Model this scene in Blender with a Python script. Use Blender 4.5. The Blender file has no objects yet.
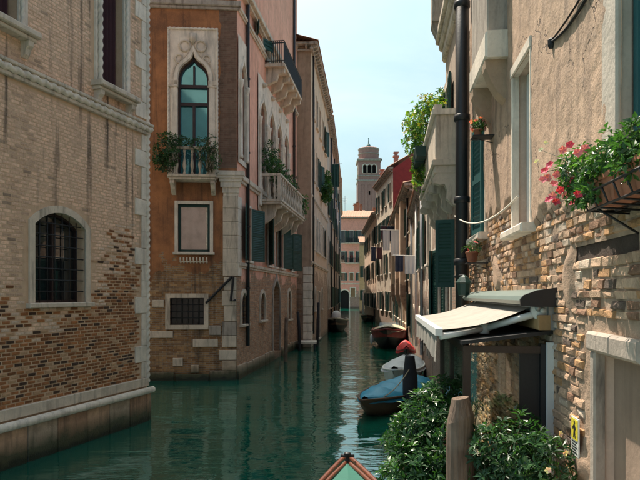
import bpy, math, random
from mathutils import Vector, Matrix, noise as mn
random.seed(11)
R = math.radians
SC = bpy.context.scene
COL = SC.collection

# ------------------------------------------------------------------ camera, sky, sun, exposure
FPX, HZ, EYE = 622.2, 294.0, 3.3          # focal length in photo pixels, horizon row, eye height over the water
cam_data = bpy.data.cameras.new('camera')
cam = bpy.data.objects.new('camera', cam_data)
COL.objects.link(cam)
cam.location = (0, 0, EYE)
cam.rotation_euler = (R(90), 0, 0)
cam_data.lens = 35.0
cam_data.sensor_width = 36.0
cam_data.shift_y = (HZ - 240.0) / 640.0
cam_data.clip_start = 0.1
cam_data.clip_end = 3000
SC.camera = cam

SUN_DIR = Vector((0.23, -0.45, -1.0)).normalized()      # the way the light travels
world = bpy.data.worlds.new('World')
SC.world = world
world.use_nodes = True
wn = world.node_tree
wn.nodes.clear()
w_out = wn.nodes.new('ShaderNodeOutputWorld')
w_bg = wn.nodes.new('ShaderNodeBackground')
w_sky = wn.nodes.new('ShaderNodeTexSky')
w_sky.sky_type = 'NISHITA'
w_sky.sun_disc = False
w_sky.sun_elevation = math.asin(-SUN_DIR.z)
w_sky.sun_rotation = math.atan2(-SUN_DIR.x, -SUN_DIR.y)
w_sky.air_density = 1.0
w_sky.dust_density = 6.5
w_sky.ozone_density = 1.0
w_mul = wn.nodes.new('ShaderNodeMix')
w_mul.data_type = 'RGBA'
w_mul.blend_type = 'MULTIPLY'
w_mul.inputs['Factor'].default_value = 1.0
w_mul.inputs['B'].default_value = (0.80, 1.02, 0.99, 1)
wn.links.new(w_sky.outputs[0], w_mul.inputs['A'])
w_tc = wn.nodes.new('ShaderNodeTexCoord')      # a veil of thin high cloud over the whole sky
w_map = wn.nodes.new('ShaderNodeMapping'); w_map.inputs['Scale'].default_value = (1.0, 1.0, 2.6)
w_no = wn.nodes.new('ShaderNodeTexNoise')
w_no.inputs['Scale'].default_value = 2.3; w_no.inputs['Detail'].default_value = 7; w_no.inputs['Roughness'].default_value = .6; w_no.inputs['Distortion'].default_value = .5
w_mr = wn.nodes.new('ShaderNodeMapRange')
w_mr.inputs['From Min'].default_value = .45; w_mr.inputs['From Max'].default_value = .8; w_mr.inputs['To Min'].default_value = 0; w_mr.inputs['To Max'].default_value = .45
w_cl = wn.nodes.new('ShaderNodeMix'); w_cl.data_type = 'RGBA'; w_cl.inputs['B'].default_value = (6.0, 6.6, 6.6, 1)
wn.links.new(w_tc.outputs['Generated'], w_map.inputs['Vector']); wn.links.new(w_map.outputs[0], w_no.inputs['Vector'])
wn.links.new(w_no.outputs['Fac'], w_mr.inputs['Value']); wn.links.new(w_mr.outputs[0], w_cl.inputs['Factor'])
wn.links.new(w_mul.outputs['Result'], w_cl.inputs['A'])
wn.links.new(w_cl.outputs['Result'], w_bg.inputs['Color'])
w_bg.inputs['Strength'].default_value = 0.106
wn.links.new(w_bg.outputs[0], w_out.inputs['Surface'])
sun_data = bpy.data.lights.new('sun', 'SUN')
sun_data.energy = 4.6
sun_data.angle = R(0.5)
sun_data.color = (1.0, 0.88, 0.74)
sun = bpy.data.objects.new('sun', sun_data)
COL.objects.link(sun)
sun.rotation_euler = SUN_DIR.to_track_quat('-Z', 'Y').to_euler()
sun.location = (-20, 30, 40)
SC.view_settings.view_transform = 'Standard'
SC.view_settings.look = 'None'
SC.view_settings.exposure = 0.92
SC.view_settings.gamma = 1.0

# ------------------------------------------------------------------ mesh helpers
ORG = {}
def lin(r, g, b):
    f = lambda c: (c/255/12.92 if c/255 <= 0.04045 else ((c/255+0.055)/1.055)**2.4)
    return (f(r), f(g), f(b))

def tag(o, label=None, cat=None, group=None, kind=None):
    if label: o['label'] = label
    if cat: o['category'] = cat
    if group: o['group'] = group
    if kind: o['kind'] = kind
    return o

def thing(name, loc, label, cat, group=None):
    o = bpy.data.objects.new(name, None)
    o.empty_display_size = 0.2
    COL.objects.link(o)
    o.location = loc
    ORG[o.name] = Vector(loc)
    return tag(o, label, cat, group)

def frame(o, x, y, z=None):                # matrix from origin and axes
    x = Vector(x).normalized()
    y = Vector(y)
    y = (y - x * y.dot(x)).normalized()
    zz = x.cross(y)
    m = Matrix.Identity(4)
    for i in range(3):
        m[i][0], m[i][1], m[i][2], m[i][3] = x[i], y[i], zz[i], o[i]
    return m

def at_rot(loc, rz=0.0):
    return Matrix.Translation(Vector(loc)) @ Matrix.Rotation(rz, 4, 'Z')

class MB:
    """collects faces in a local frame; build() makes one mesh object"""
    def __init__(s, M=None):
        s.v, s.f, s.c, s.M = [], [], [], M or Matrix.Identity(4)
        s.col = None
    def face(s, pts):
        i = len(s.v)
        s.v.extend([tuple(p) for p in pts])
        s.f.append(tuple(range(i, i+len(pts))))
        s.c.append(s.col)
    def raw(s, vs, fs):
        i = len(s.v)
        s.v.extend([tuple(p) for p in vs])
        for f in fs:
            s.f.append(tuple(i+k for k in f))
            s.c.append(s.col)
    def box(s, x0, x1, y0, y1, z0, z1, ch=0.0):
        if x0 > x1: x0, x1 = x1, x0
        if y0 > y1: y0, y1 = y1, y0
        if z0 > z1: z0, z1 = z1, z0
        if ch <= 0:
            vs = [(x0,y0,z0),(x1,y0,z0),(x1,y1,z0),(x0,y1,z0),(x0,y0,z1),(x1,y0,z1),(x1,y1,z1),(x0,y1,z1)]
            s.raw(vs, [(0,3,2,1),(4,5,6,7),(0,1,5,4),(1,2,6,5),(2,3,7,6),(3,0,4,7)])
        else:                              # chamfered on the outward (-y) face and the top
            c = ch
            vs = [(x0,y1,z0),(x1,y1,z0),(x1,y1,z1),(x0,y1,z1),
                  (x0,y0+c,z0),(x1,y0+c,z0),(x1,y0+c,z1),(x0,y0+c,z1),
                  (x0+c,y0,z0+c),(x1-c,y0,z0+c),(x1-c,y0,z1-c),(x0+c,y0,z1-c)]
            s.raw(vs, [(0,3,2,1)[::-1] if False else (0,3,2,1),(0,1,5,4),(1,2,6,5),(2,3,7,6),(3,0,4,7),
                       (4,5,9,8),(5,6,10,9),(6,7,11,10),(7,4,8,11),(8,9,10,11)])
    def prism(s, pts, a, b):
        """pts: list of 2-D points as vectors in 3-D given by function; a, b: offset vectors"""
        n = len(pts)
        A = [Vector(p)+Vector(a) for p in pts]
        B = [Vector(p)+Vector(b) for p in pts]
        vs = A+B
        fs = [tuple(range(n))[::-1], tuple(range(n, 2*n))]
        for i in range(n):
            j = (i+1) % n
            fs.append((i, j, n+j, n+i))
        s.raw(vs, fs)
    def ring(s, inner, outer, y0, y1):
        """a frame between two open outlines (u,z) lists of equal length, from y0 (front) to y1"""
        n = len(inner)
        vs = [(p[0], y0, p[1]) for p in inner] + [(p[0], y0, p[1]) for p in outer] + \
             [(p[0], y1, p[1]) for p in inner] + [(p[0], y1, p[1]) for p in outer]
        fs = []
        for i in range(n-1):
            fs.append((i, i+1, n+i+1, n+i))
            fs.append((i, 2*n+i, 2*n+i+1, i+1))
            fs.append((n+i, n+i+1, 3*n+i+1, 3*n+i))
        fs += [(0, n, 3*n, 2*n), (n-1, 3*n-1, 4*n-1, 2*n-1)]
        s.raw(vs, fs)
    def tube(s, path, r, n=8, cap=True, rfun=None):
        path = [Vector(p) for p in path]
        m = len(path)
        vs, fs = [], []
        prev = None
        for i, p in enumerate(path):
            t = (path[min(i+1, m-1)] - path[max(i-1, 0)])
            if t.length < 1e-9: t = Vector((0,0,1))
            t.normalize()
            if prev is None:
                a = Vector((0,0,1)) if abs(t.z) < 0.9 else Vector((1,0,0))
                x = t.cross(a).normalized()
            else:
                x = (prev - t*prev.dot(t)).normalized()
            prev = x
            y = t.cross(x)
            for k in range(n):
                th = 2*math.pi*k/n
                rr = r[i] if isinstance(r, (list, tuple)) else r
                if rfun: rr *= rfun(i, th)
                vs.append(p + x*math.cos(th)*rr + y*math.sin(th)*rr)
        for i in range(m-1):
            for k in range(n):
                k2 = (k+1) % n
                fs.append((i*n+k, i*n+k2, (i+1)*n+k2, (i+1)*n+k))
        if cap:
            fs.append(tuple(range(n))[::-1])
            fs.append(tuple((m-1)*n+k for k in range(n)))
        s.raw(vs, fs)
    def lathe(s, c, prof, n=12):
        c = Vector(c)
        vs, fs = [], []
        for r, z in prof:
            for k in range(n):
                th = 2*math.pi*k/n
                vs.append(c + Vector((r*math.cos(th), r*math.sin(th), z)))
        m = len(prof)
        for i in range(m-1):
            for k in range(n):
                k2 = (k+1) % n
                fs.append((i*n+k, i*n+k2, (i+1)*n+k2, (i+1)*n+k))
        fs.append(tuple(range(n))[::-1])
        fs.append(tuple((m-1)*n+k for k in range(n)))
        s.raw(vs, fs)
    def build(s, name, mat, parent=None, smooth=False, loc=None):
        base = ORG[parent.name] if parent else Vector(loc if loc is not None else (0,0,0))
        W = [s.M @ Vector(p) - base for p in s.v]
        me = bpy.data.meshes.new(name)
        me.from_pydata(W, [], s.f)
        me.materials.append(mat)
        uv = me.uv_layers.new(name='UVMap')
        flat = []
        for f in s.f:
            for i in f:
                p = s.v[i]
                flat.append(p[0]-p[1]); flat.append(p[2])
        uv.data.foreach_set('uv', flat)
        if any(c is not None for c in s.c):
            ca = me.color_attributes.new('Col', 'FLOAT_COLOR', 'CORNER')
            fl = []
            for f, c in zip(s.f, s.c):
                c = c or (1, 1, 1)
                fl.extend((c[0], c[1], c[2], 1.0) * len(f))
            ca.data.foreach_set('color', fl)
        if smooth:
            me.polygons.foreach_set('use_smooth', [True]*len(me.polygons))
        o = bpy.data.objects.new(name, me)
        COL.objects.link(o)
        if parent:
            o.parent = parent
        else:
            o.location = base
        ORG[o.name] = base
        return o

class Fac:
    """a facade plane: x to the right seen from outside, y into the wall, z up"""
    def __init__(s, p0, p1):
        s.o = Vector((p0[0], p0[1], 0)); q = Vector((p1[0], p1[1], 0))
        s.L = (q-s.o).length
        s.u = (q-s.o).normalized()
        s.i = Vector((-s.u.y, s.u.x, 0))
        s.M = frame(s.o, s.u, s.i)
    def px(s, x, y, d=0.0):                # where the line of sight of a photo pixel meets the wall (d metres proud)
        r = Vector(((x-320)/FPX, 1, (HZ-y)/FPX))
        C = Vector((0, 0, EYE))
        t = ((s.o-C).dot(s.i) - d) / r.dot(s.i)
        P = C + r*t
        return ((P-s.o).dot(s.u), P.z)
    def U(s, x, d=0.0): return s.px(x, HZ, d)[0]
    def Z(s, x, y, d=0.0): return s.px(x, y, d)[1]
    def P(s, u, d=0.0, z=0.0): return s.o + s.u*u - s.i*d + Vector((0, 0, z))
    def rect(s, x0, y0, x1, y1):           # opening from two pixels (heights taken at the first)
        u0, z1 = s.px(x0, y0)
        z0 = s.Z(x0, y1)
        return u0, s.U(x1), z0, z1

def outline(op, n=8):
    u0, u1, z0, z1 = op['r']
    k = op.get('arch')
    pts = [(u0, z0)]
    w = (u1-u0)/2; c = (u0+u1)/2
    if not k:
        pts += [(u0, z1), (u1, z1)]
    elif k == 'round':
        zs = z1-w
        for i in range(2*n+1):
            a = math.pi*(1-i/(2*n))
            pts.append((c+w*math.cos(a), zs+w*math.sin(a)))
    elif k == 'seg':
        h = op.get('rise', w*0.45)
        rad = (w*w+h*h)/(2*h); a0 = math.asin(min(1, w/rad))
        for i in range(2*n+1):
            a = -a0 + 2*a0*i/(2*n)
            pts.append((c+rad*math.sin(a), z1-rad+rad*math.cos(a)))
    elif k == 'ogee':
        h = op.get('rise', w*1.7)
        def bz(t):
            P = [(-w, 0), (-w, .80*h), (-.16*w, .58*h), (0, h)]
            b = [(1-t)**3, 3*t*(1-t)**2, 3*t*t*(1-t), t**3]
            return sum(b[i]*P[i][0] for i in range(4)), sum(b[i]*P[i][1] for i in range(4))
        L = [bz(i/n) for i in range(n+1)]
        pts += [(c+x, z1-h+z) for x, z in L]
        pts += [(c-x, z1-h+z) for x, z in L[-2::-1]]
    pts.append((u1, z0))
    return pts

def offset(pts, w):
    """offset an open outline outwards (to the left of travel direction reversed)"""
    out = []
    n = len(pts)
    for i in range(n):
        a = Vector(pts[max(i-1, 0)]); b = Vector(pts[min(i+1, n-1)]); p = Vector(pts[i])
        d1 = (p-a) if i > 0 else (b-p)
        d2 = (b-p) if i < n-1 else (p-a)
        if d1.length < 1e-6: d1 = d2
        if d2.length < 1e-6: d2 = d1
        n1 = Vector((-d1.y, d1.x)).normalized(); n2 = Vector((-d2.y, d2.x)).normalized()
        m = n1+n2
        if m.length < 1e-4: m = n1
        m.normalize()
        s = 1/max(0.45, m.dot(n1))
        out.append(tuple(p+m*w*s))
    return out

def wall_mesh(mb, u0, u1, z0, z1, ops, depth=0.25):
    us = sorted(set([u0, u1] + [v for o in ops for v in o['r'][:2] if u0 < v < u1]))
    zs = sorted(set([z0, z1] + [v for o in ops for v in o['r'][2:] if z0 < v < z1]))
    for a, b in zip(us, us[1:]):
        for c, d in zip(zs, zs[1:]):
            mu, mz = (a+b)/2, (c+d)/2
            if any(o['r'][0] < mu < o['r'][1] and o['r'][2] < mz < o['r'][3] for o in ops): continue
            mb.face([(a,0,c),(b,0,c),(b,0,d),(a,0,d)])
    for o in ops:
        pts = outline(o)
        dp = o.get('depth', depth)
        for p, q in zip(pts, pts[1:]):
            mb.face([(p[0],0,p[1]),(p[0],dp,p[1]),(q[0],dp,q[1]),(q[0],0,q[1])])
        p, q = pts[-1], pts[0]
        mb.face([(p[0],0,p[1]),(p[0],dp,p[1]),(q[0],dp,q[1]),(q[0],0,q[1])])
        if o.get('arch'):
            arc = pts[1:-1]
            U0, U1, Z0, Z1 = o['r']
            top = max(range(len(arc)), key=lambda i: arc[i][1])
            for i in range(top):
                mb.face([(U0,0,Z1),(arc[i][0],0,arc[i][1]),(arc[i+1][0],0,arc[i+1][1])])
            for i in range(top, len(arc)-1):
                mb.face([(U1,0,Z1),(arc[i][0],0,arc[i][1]),(arc[i+1][0],0,arc[i+1][1])])

def building(name, label, foot, h, facs_ops, mats, roof_mat, group=None, cat='building', base=0.0, depth=0.25, flat=True):
    """foot: ccw plan; facs_ops: {edge: openings}; one wall mesh per side"""
    root = thing(name, (foot[0][0], foot[0][1], 0), label, cat, group)
    fcs = []
    n = len(foot)
    for i in range(n):
        fc = Fac(foot[i], foot[(i+1) % n])
        fcs.append(fc)
        m = mats[i] if isinstance(mats, list) else mats
        if m is None: continue
        mb = MB(fc.M)
        ops = facs_ops(fc, i) if callable(facs_ops) else facs_ops.get(i, [])
        wall_mesh(mb, 0, fc.L, base, h, ops, depth)
        mb.build('wall', m, root)
    if flat:
        mb = MB()
        mb.face([(p[0], p[1], h) for p in foot])
        mb.build('roof', roof_mat, root)
    return root, fcs

def opening_frame(root, fc, op, fw, fmat, proud=0.06, sill=True, pane=None, sash=None, sashmat=None, name='window',
                  bars=None, barmat=None, sillmat=None, depth=None, frame_bottom=False, vm=1, hm=1):
    pts = outline(op)
    mb = MB(fc.M)
    inner = pts; outer = offset(pts, fw)
    mb.ring(inner, outer, -proud, 0.02)
    u0, u1, z0, z1 = op['r']
    if frame_bottom: mb.box(u0-fw, u1+fw, -proud, .02, z0-fw, z0)
    w = mb.build(name, fmat, root)
    dp = depth or op.get('depth', 0.25)
    if pane:
        m2 = MB(fc.M)
        ins = offset(pts, 0.02)
        m2.face([(p[0], dp-0.03, p[1]) for p in ins])
        m2.build('pane', pane, w)
    if sash:
        m3 = MB(fc.M)
        m3.ring(offset(pts, -sash), pts, dp-0.09, dp-0.02)
        m3.box(u0, u1, dp-.09, dp-.02, z0, z0+sash)
        for k in range(1, vm):
            u = u0+(u1-u0)*k/vm
            m3.box(u-sash*.5, u+sash*.5, dp-.085, dp-.02, z0+sash, z1-sash-(op.get('rise', (u1-u0)*.3)*.4 if op.get('arch') else 0))
        for k in range(1, hm):
            z = z0+(z1-z0)*k/hm
            m3.box(u0+sash*.6, u1-sash*.6, dp-.08, dp-.025, z-sash*.4, z+sash*.4)
        m3.build('sash', sashmat, w)
    if sill:
        m4 = MB(fc.M)
        m4.box(u0-fw-.06, u1+fw+.06, -proud-.08, .05, z0-.1, z0-.002, .015)
        m4.build('sill', sillmat or fmat, w)
    if bars:
        nv, nh = bars
        for k in range(1, nv+1):
            u = u0+(u1-u0)*k/(nv+1)
            zt = z1
            for p, q in zip(pts[1:-1], pts[2:-1]):
                if p[0] <= u <= q[0] and q[0] > p[0]: zt = p[1]+(q[1]-p[1])*(u-p[0])/(q[0]-p[0])
            m5 = MB(fc.M); m5.tube([(u, .06, z0), (u, .06, zt)], .012, 6)
            m5.build('bar', barmat, w, True)
        for k in range(1, nh+1):
            z = z0+(z1-z0)*k/(nh+1)
            m5 = MB(fc.M); m5.tube([(u0, .05, z), (u1, .05, z)], .012, 6)
            m5.build('bar', barmat, w, True)
    return w

def shutter(parent, fc, uh, sgn, w, z0, z1, ang, mat, proud=.05, slat=.075, th=.045):
    """louvred leaf hinged at uh; ang 0 lies flat on the wall beside the window, 90 stands out from it"""
    a = R(ang)
    dx = Vector((math.cos(a)*sgn, -math.sin(a), 0))
    org = fc.M @ Vector((uh, -proud, 0))
    X = fc.M.to_3x3() @ dx
    Y = Vector((0, 0, 1)).cross(X)
    mb = MB(frame(org, X, Y))
    t = th/2
    mb.box(0, w, -t, t, z0, z0+.08); mb.box(0, w, -t, t, z1-.08, z1)
    mb.box(0, .07, -t, t, z0+.08, z1-.08); mb.box(w-.07, w, -t, t, z0+.08, z1-.08)
    zm = (z0+z1)/2
    mb.box(.07, w-.07, -t, t, zm-.04, zm+.04)
    mb.box(.06, w-.06, -.004, .004, z0+.06, z1-.06)
    z = z0+.085
    while z < z1-.1:
        if abs(z-zm) > .06:
            mb.prism([(0, -t*.8, z), (0, -t*.8+.008, z-.004), (0, t*.8, z+slat*.72), (0, t*.8-.008, z+slat*.76)], (.06,0,0), (w-.06,0,0))
        z += slat
    return mb.build('shutter', mat, parent)

# ------------------------------------------------------------------ material helpers
class NT:
    def __init__(s, name):
        s.m = bpy.data.materials.new(name)
        s.m.use_nodes = True
        s.t = s.m.node_tree
        s.t.nodes.clear()
        s.out = s.t.nodes.new('ShaderNodeOutputMaterial')
        s.p = s.t.nodes.new('ShaderNodeBsdfPrincipled')
        s.t.links.new(s.p.outputs[0], s.out.inputs['Surface'])
    def set(s, sock, v):
        if hasattr(v, 'is_output') or isinstance(v, bpy.types.NodeSocket): s.t.links.new(v, sock)
        else:
            if isinstance(v, (tuple, list)) and len(v) == 3 and sock.type == 'RGBA': v = (*v, 1)
            sock.default_value = v
    def n(s, typ, ins=None, **props):
        nd = s.t.nodes.new('ShaderNode'+typ)
        for k, v in props.items(): setattr(nd, k, v)
        for k, v in (ins or {}).items(): s.set(nd.inputs[k], v)
        return nd
    def pos(s): return s.n('NewGeometry').outputs['Position']
    def uv(s): return s.n('UVMap', uv_map='UVMap').outputs[0]
    def map(s, vec, scale=(1,1,1), loc=(0,0,0)):
        return s.n('Mapping', {'Vector': vec, 'Scale': scale, 'Location': loc}).outputs[0]
    def noise(s, vec, scale, detail=4, rough=.55, dist=0):
        return s.n('TexNoise', {'Vector': vec, 'Scale': scale, 'Detail': detail, 'Roughness': rough, 'Distortion': dist}).outputs['Fac']
    def ramp(s, f, a, b, ca=0.0, cb=1.0):
        return s.n('MapRange', {'Value': f, 'From Min': a, 'From Max': b, 'To Min': ca, 'To Max': cb}).outputs[0]
    def mix(s, f, a, b, blend='MIX'):
        nd = s.t.nodes.new('ShaderNodeMix'); nd.data_type = 'RGBA'; nd.blend_type = blend
        s.set(nd.inputs['Factor'], f); s.set(nd.inputs['A'], a); s.set(nd.inputs['B'], b)
        return nd.outputs['Result']
    def math(s, op, a, b=0.0, clamp=False):
        nd = s.n('Math', operation=op, use_clamp=clamp); s.set(nd.inputs[0], a); s.set(nd.inputs[1], b)
        return nd.outputs[0]
    def bump(s, h, dist=.01, strength=1.0):
        b = s.n('Bump', {'Height': h, 'Distance': dist, 'Strength': strength}).outputs[0]
        s.t.links.new(b, s.p.inputs['Normal'])
    def done(s, color, rough=.8, metal=0.0, **k):
        s.set(s.p.inputs['Base Color'], color); s.set(s.p.inputs['Roughness'], rough); s.set(s.p.inputs['Metallic'], metal)
        for kk, v in k.items(): s.set(s.p.inputs[kk.replace('_', ' ')], v)
        return s.m

def m_plain(name, c, rough=.7, var=.25, scale=6.0, metal=0.0, bump=.004, streak=0.0, **k):
    t = NT(name); p = t.pos()
    n = t.noise(p, scale, 5)
    col = t.mix(n, tuple(x*(1-var) for x in c), tuple(min(1, x*(1+var)) for x in c))
    if streak:
        st = t.ramp(t.noise(t.map(p, (5, 5, .35)), 1.6, 5), .52, .72)
        col = t.mix(t.math('MULTIPLY', st, streak), col, tuple(x*.3 for x in c))
    if bump: t.bump(t.noise(p, scale*6, 4), bump)
    return t.done(col, rough, metal, **k)

def m_stone(name, c, dark=.35, rough=.8):
    """weathered white stone: grey blotches, black streaks"""
    t = NT(name); p = t.pos()
    n1 = t.noise(p, 2.2, 6, .6); n2 = t.noise(t.map(p, (4, 4, .6)), 1.5, 6, .65); n3 = t.noise(p, 24, 4)
    col = t.mix(t.ramp(n1, .35, .7), c, tuple(x*.72 for x in c))
    col = t.mix(t.math('MULTIPLY', t.ramp(n2, .5, .68), dark*1.6, True), col, tuple(x*.18 for x in c))
    col = t.mix(t.math('MULTIPLY', t.ramp(n3, .5, .75), .3), col, tuple(x*.55 for x in c))
    t.bump(t.math('ADD', n3, n1), .006)
    return t.done(col, rough)

def m_block(name, c, rough=.85):
    """base stone standing in the water: wet and weedy towards a ragged tide line"""
    t = NT(name); p = t.pos()
    n = t.noise(p, 3, 6, .62); n3 = t.noise(p, 28, 4)
    col = t.mix(t.ramp(n, .3, .7), c, tuple(x*.55 for x in c))
    col = t.mix(t.math('MULTIPLY', t.ramp(t.noise(t.map(p, (5, 5, .5)), 1.6, 6), .48, .7), .6), col, (.05,.04,.03))
    z = t.n('SeparateXYZ', {'Vector': p}).outputs['Z']
    zz = t.math('ADD', z, t.math('MULTIPLY', t.math('SUBTRACT', n, .5), .5))
    col = t.mix(t.ramp(zz, .24, .5, .92, 0), col, (.035,.045,.016))
    col = t.mix(t.ramp(zz, .08, .2, .9, 0), col, (.012,.016,.009))
    t.bump(t.math('ADD', n3, n), .012)
    return t.done(col, t.ramp(zz, .1, .4, .35, rough))

def m_facade(name, c1, c2, b1, b2, level=2.0, spread=1.5, patch=.0, stain=.5, mortar=(.32,.27,.22), stain_col=(.03,.025,.02), bw=.27, bh=.075, damp=.6, bumpd=.012):
    """old plaster that has fallen off in patches, more of it low down, and shows the bricks under it"""
    t = NT(name); p = t.pos(); uv = t.uv()
    br = t.n('TexBrick', {'Vector': uv, 'Color1': b1, 'Color2': b2, 'Mortar': mortar, 'Scale': 1.0, 'Mortar Size': .009,
                          'Mortar Smooth': .3, 'Bias': -.1, 'Brick Width': bw, 'Row Height': bh})
    nb = t.noise(p, 1.3, 5, .6)
    brick = t.mix(t.ramp(nb, .35, .7), br.outputs['Color'], (.05,.03,.02), 'MIX')
    brick = t.mix(t.ramp(t.noise(p, 7, 3), .45, .6, 0, .55), br.outputs['Color'], brick)
    n1 = t.noise(p, .55, 6, .62); n2 = t.noise(p, 2.7, 6, .6); n3 = t.noise(p, 30, 4, .6)
    pl = t.mix(t.ramp(n1, .35, .66), c1, c2)
    pl = t.mix(t.ramp(n2, .45, .75, 0, .55), pl, tuple(x*.6 for x in c2))
    pl = t.mix(t.ramp(n3, .5, .8, 0, .35), pl, tuple(min(1, x*1.25) for x in c1))
    z = t.n('SeparateXYZ', {'Vector': p}).outputs['Z']
    g = t.math('DIVIDE', t.math('SUBTRACT', level, z), spread)
    nm = t.noise(p, .9, 8, .62)
    e = t.math('ADD', t.math('ADD', g, t.math('MULTIPLY', t.math('SUBTRACT', nm, .5), 5.0)), patch)
    mask = t.ramp(e, -.06, .06)
    col = t.mix(mask, pl, brick)
    st = t.ramp(t.noise(t.map(p, (2.6, 2.6, .22)), 1.5, 6, .62), .5, .72)
    col = t.mix(t.math('MULTIPLY', st, stain), col, stain_col)
    dz = t.ramp(t.math('ADD', z, t.math('MULTIPLY', n2, .5)), .35, .75, damp, 0)
    col = t.mix(dz, col, (.02, .03, .018))
    h = t.math('ADD', t.math('MULTIPLY', t.math('SUBTRACT', 1.0, mask), .9), t.math('MULTIPLY', t.math('MULTIPLY', t.math('SUBTRACT', 1.0, br.outputs['Fac']), mask), .6))
    h = t.math('ADD', h, t.math('MULTIPLY', n3, .35))
    h = t.math('ADD', h, t.math('MULTIPLY', n2, .5))
    t.bump(h, bumpd)
    return t.done(col, .88)

# ------------------------------------------------------------------ materials
STONE = m_stone('istrian_stone', (.70,.58,.46), .40)
STONE_W = m_stone('pale_stone', (.84,.73,.61), .26)
STONE_D = m_stone('dirty_stone', (.44,.37,.31), .55)
IRON = m_plain('black_iron', (.025,.025,.027), .55, .3, 12, .4, .002)
PIPE = m_plain('dark_pipe_paint', (.018,.018,.02), .45, .3, 5, .0, .002)
GREEN = m_plain('green_shutter_paint', (.006,.052,.040), .55, .35, 3, 0, .002, .25)
TEAL = m_plain('teal_shutter_paint', (.012,.085,.085), .55, .35, 3, 0, .002, .3)
DKGREEN = m_plain('dark_green_paint', (.008,.04,.032), .5, .3, 3)
DKWOOD = m_plain('dark_window_wood', (.035,.018,.018), .5, .35, 6)
MAROON = m_plain('maroon_curtain', (.045,.012,.018), .85, .3, 2, 0, .01)
TERRA = m_plain('terracotta', (.42,.16,.09), .8, .3, 9, 0, .003, .3)
ROOF = m_plain('roof_tiles', (.36,.19,.12), .85, .45, 4, 0, .01, .3)
TIN = m_plain('grey_metal', (.35,.36,.37), .45, .2, 5, .6, .001)
WHITEP = m_plain('white_paint', (.74,.73,.70), .5, .12, 4, 0, .001, .12)
ALGAE = m_plain('algae_stone', (.10,.085,.055), .7, .5, 3, 0, .01, .3)

def m_glass(name, c, rough=.03, spec=1.0, metal=0.0):
    t = NT(name); p = t.pos()
    t.bump(t.noise(p, 1.2, 2), .01, .25)
    return t.done(c, rough, metal, Specular_IOR_Level=spec, IOR=1.6)
GLASS = m_glass('dark_window_glass', (.012,.016,.018))
GLASS_T = m_glass('teal_window_glass', (.14,.46,.54), .05, 1.0, .75)
GLASS_M = m_glass('reflecting_window_glass', (.85,.74,.68), .02, 1.0, .92)
DARK = m_plain('dark_interior', (.008,.008,.008), .9, .2)

def m_clear():
    t = NT('clear_glass')
    tr = t.n('BsdfTransparent', {'Color': (.82,.88,.84,1)})
    gl = t.n('BsdfGlossy', {'Color': (1,1,1,1), 'Roughness': .03})
    fr = t.n('Fresnel', {'IOR': 1.5})
    f = t.ramp(fr.outputs[0], 0, 1, .06, .9)
    mx = t.n('MixShader')
    t.t.links.new(f, mx.inputs[0]); t.t.links.new(tr.outputs[0], mx.inputs[1]); t.t.links.new(gl.outputs[0], mx.inputs[2])
    t.t.links.new(mx.outputs[0], t.out.inputs['Surface'])
    return t.m
CLEAR = m_clear()

def m_brick():
    """brick colour = the mesh's own Col times the object's colour"""
    t = NT('old_brick'); p = t.pos()
    at = t.n('Attribute', attribute_name='Col').outputs['Color']
    oc = t.n('ObjectInfo').outputs['Color']
    c = t.mix(1.0, at, oc, 'MULTIPLY')
    n = t.noise(p, 26, 5, .65); n2 = t.noise(p, 4, 4)
    c = t.mix(t.ramp(n, .35, .7, 0, .55), c, t.mix(1.0, c, (.45,.42,.40), 'MULTIPLY'))
    c = t.mix(t.ramp(n2, .5, .72, 0, .45), c, t.mix(1.0, c, (1.5,1.45,1.4), 'MULTIPLY'))
    z = t.n('SeparateXYZ', {'Vector': p}).outputs['Z']
    sk = t.ramp(t.noise(t.map(p, (3.2, 3.2, .16)), 1.3, 5, .6), .54, .68)
    sk = t.math('MULTIPLY', sk, t.ramp(z, 3.2, 6.4, 0, .85))
    c = t.mix(sk, c, (.05,.038,.03))
    t.bump(t.math('ADD', n, t.noise(p, 90, 3)), .008)
    return t.done(c, .92)
BRICK = m_brick()

def m_leaf(name, gloss=.35, trans=.32):
    t = NT(name)
    at = t.n('Attribute', attribute_name='Col').outputs['Color']
    t.done(at, gloss)
    tl = t.n('BsdfTranslucent', {'Color': t.mix(1.0, at, (1.3,1.5,.5), 'MULTIPLY')})
    mx = t.n('MixShader'); mx.inputs[0].default_value = trans
    t.t.links.new(t.p.outputs[0], mx.inputs[1]); t.t.links.new(tl.outputs[0], mx.inputs[2])
    t.t.links.new(mx.outputs[0], t.out.inputs['Surface'])
    return t.m
LEAF = m_leaf('leaf')
PETAL = m_leaf('petal', .6, .3)
STEM = m_plain('stem', (.07,.06,.03), .8)

def m_water():
    t = NT('canal_water'); p = t.pos()
    n1 = t.noise(t.map(p, (.55, 1.3, 1)), .62, 2, .5, .4)
    n2 = t.noise(t.map(p, (1.0, 3.0, 1)), 2.2, 2, .55, .3)
    n3 = t.noise(t.map(p, (.12, .3, 1)), 1.0, 2)
    h = t.math('ADD', t.math('MULTIPLY', n1, 1.0), t.math('MULTIPLY', n2, .16))
    h = t.math('MULTIPLY', h, t.ramp(n3, .3, .7, .55, 1.15))
    t.bump(h, .06, 1.0)
    c = t.mix(t.ramp(n3, .35, .65), (.000,.064,.043), (.000,.080,.054))
    return t.done(c, .035, 0, IOR=3.4, Specular_IOR_Level=.5, Specular_Tint=(.80,1.0,.95,1))
WATER = m_water()

BASEB = [m_block('base_stone_%s' % n_, c_) for n_, c_ in (('warm', (.66,.41,.26)), ('grey', (.56,.42,.30)), ('brown', (.52,.30,.185)))]
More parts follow.
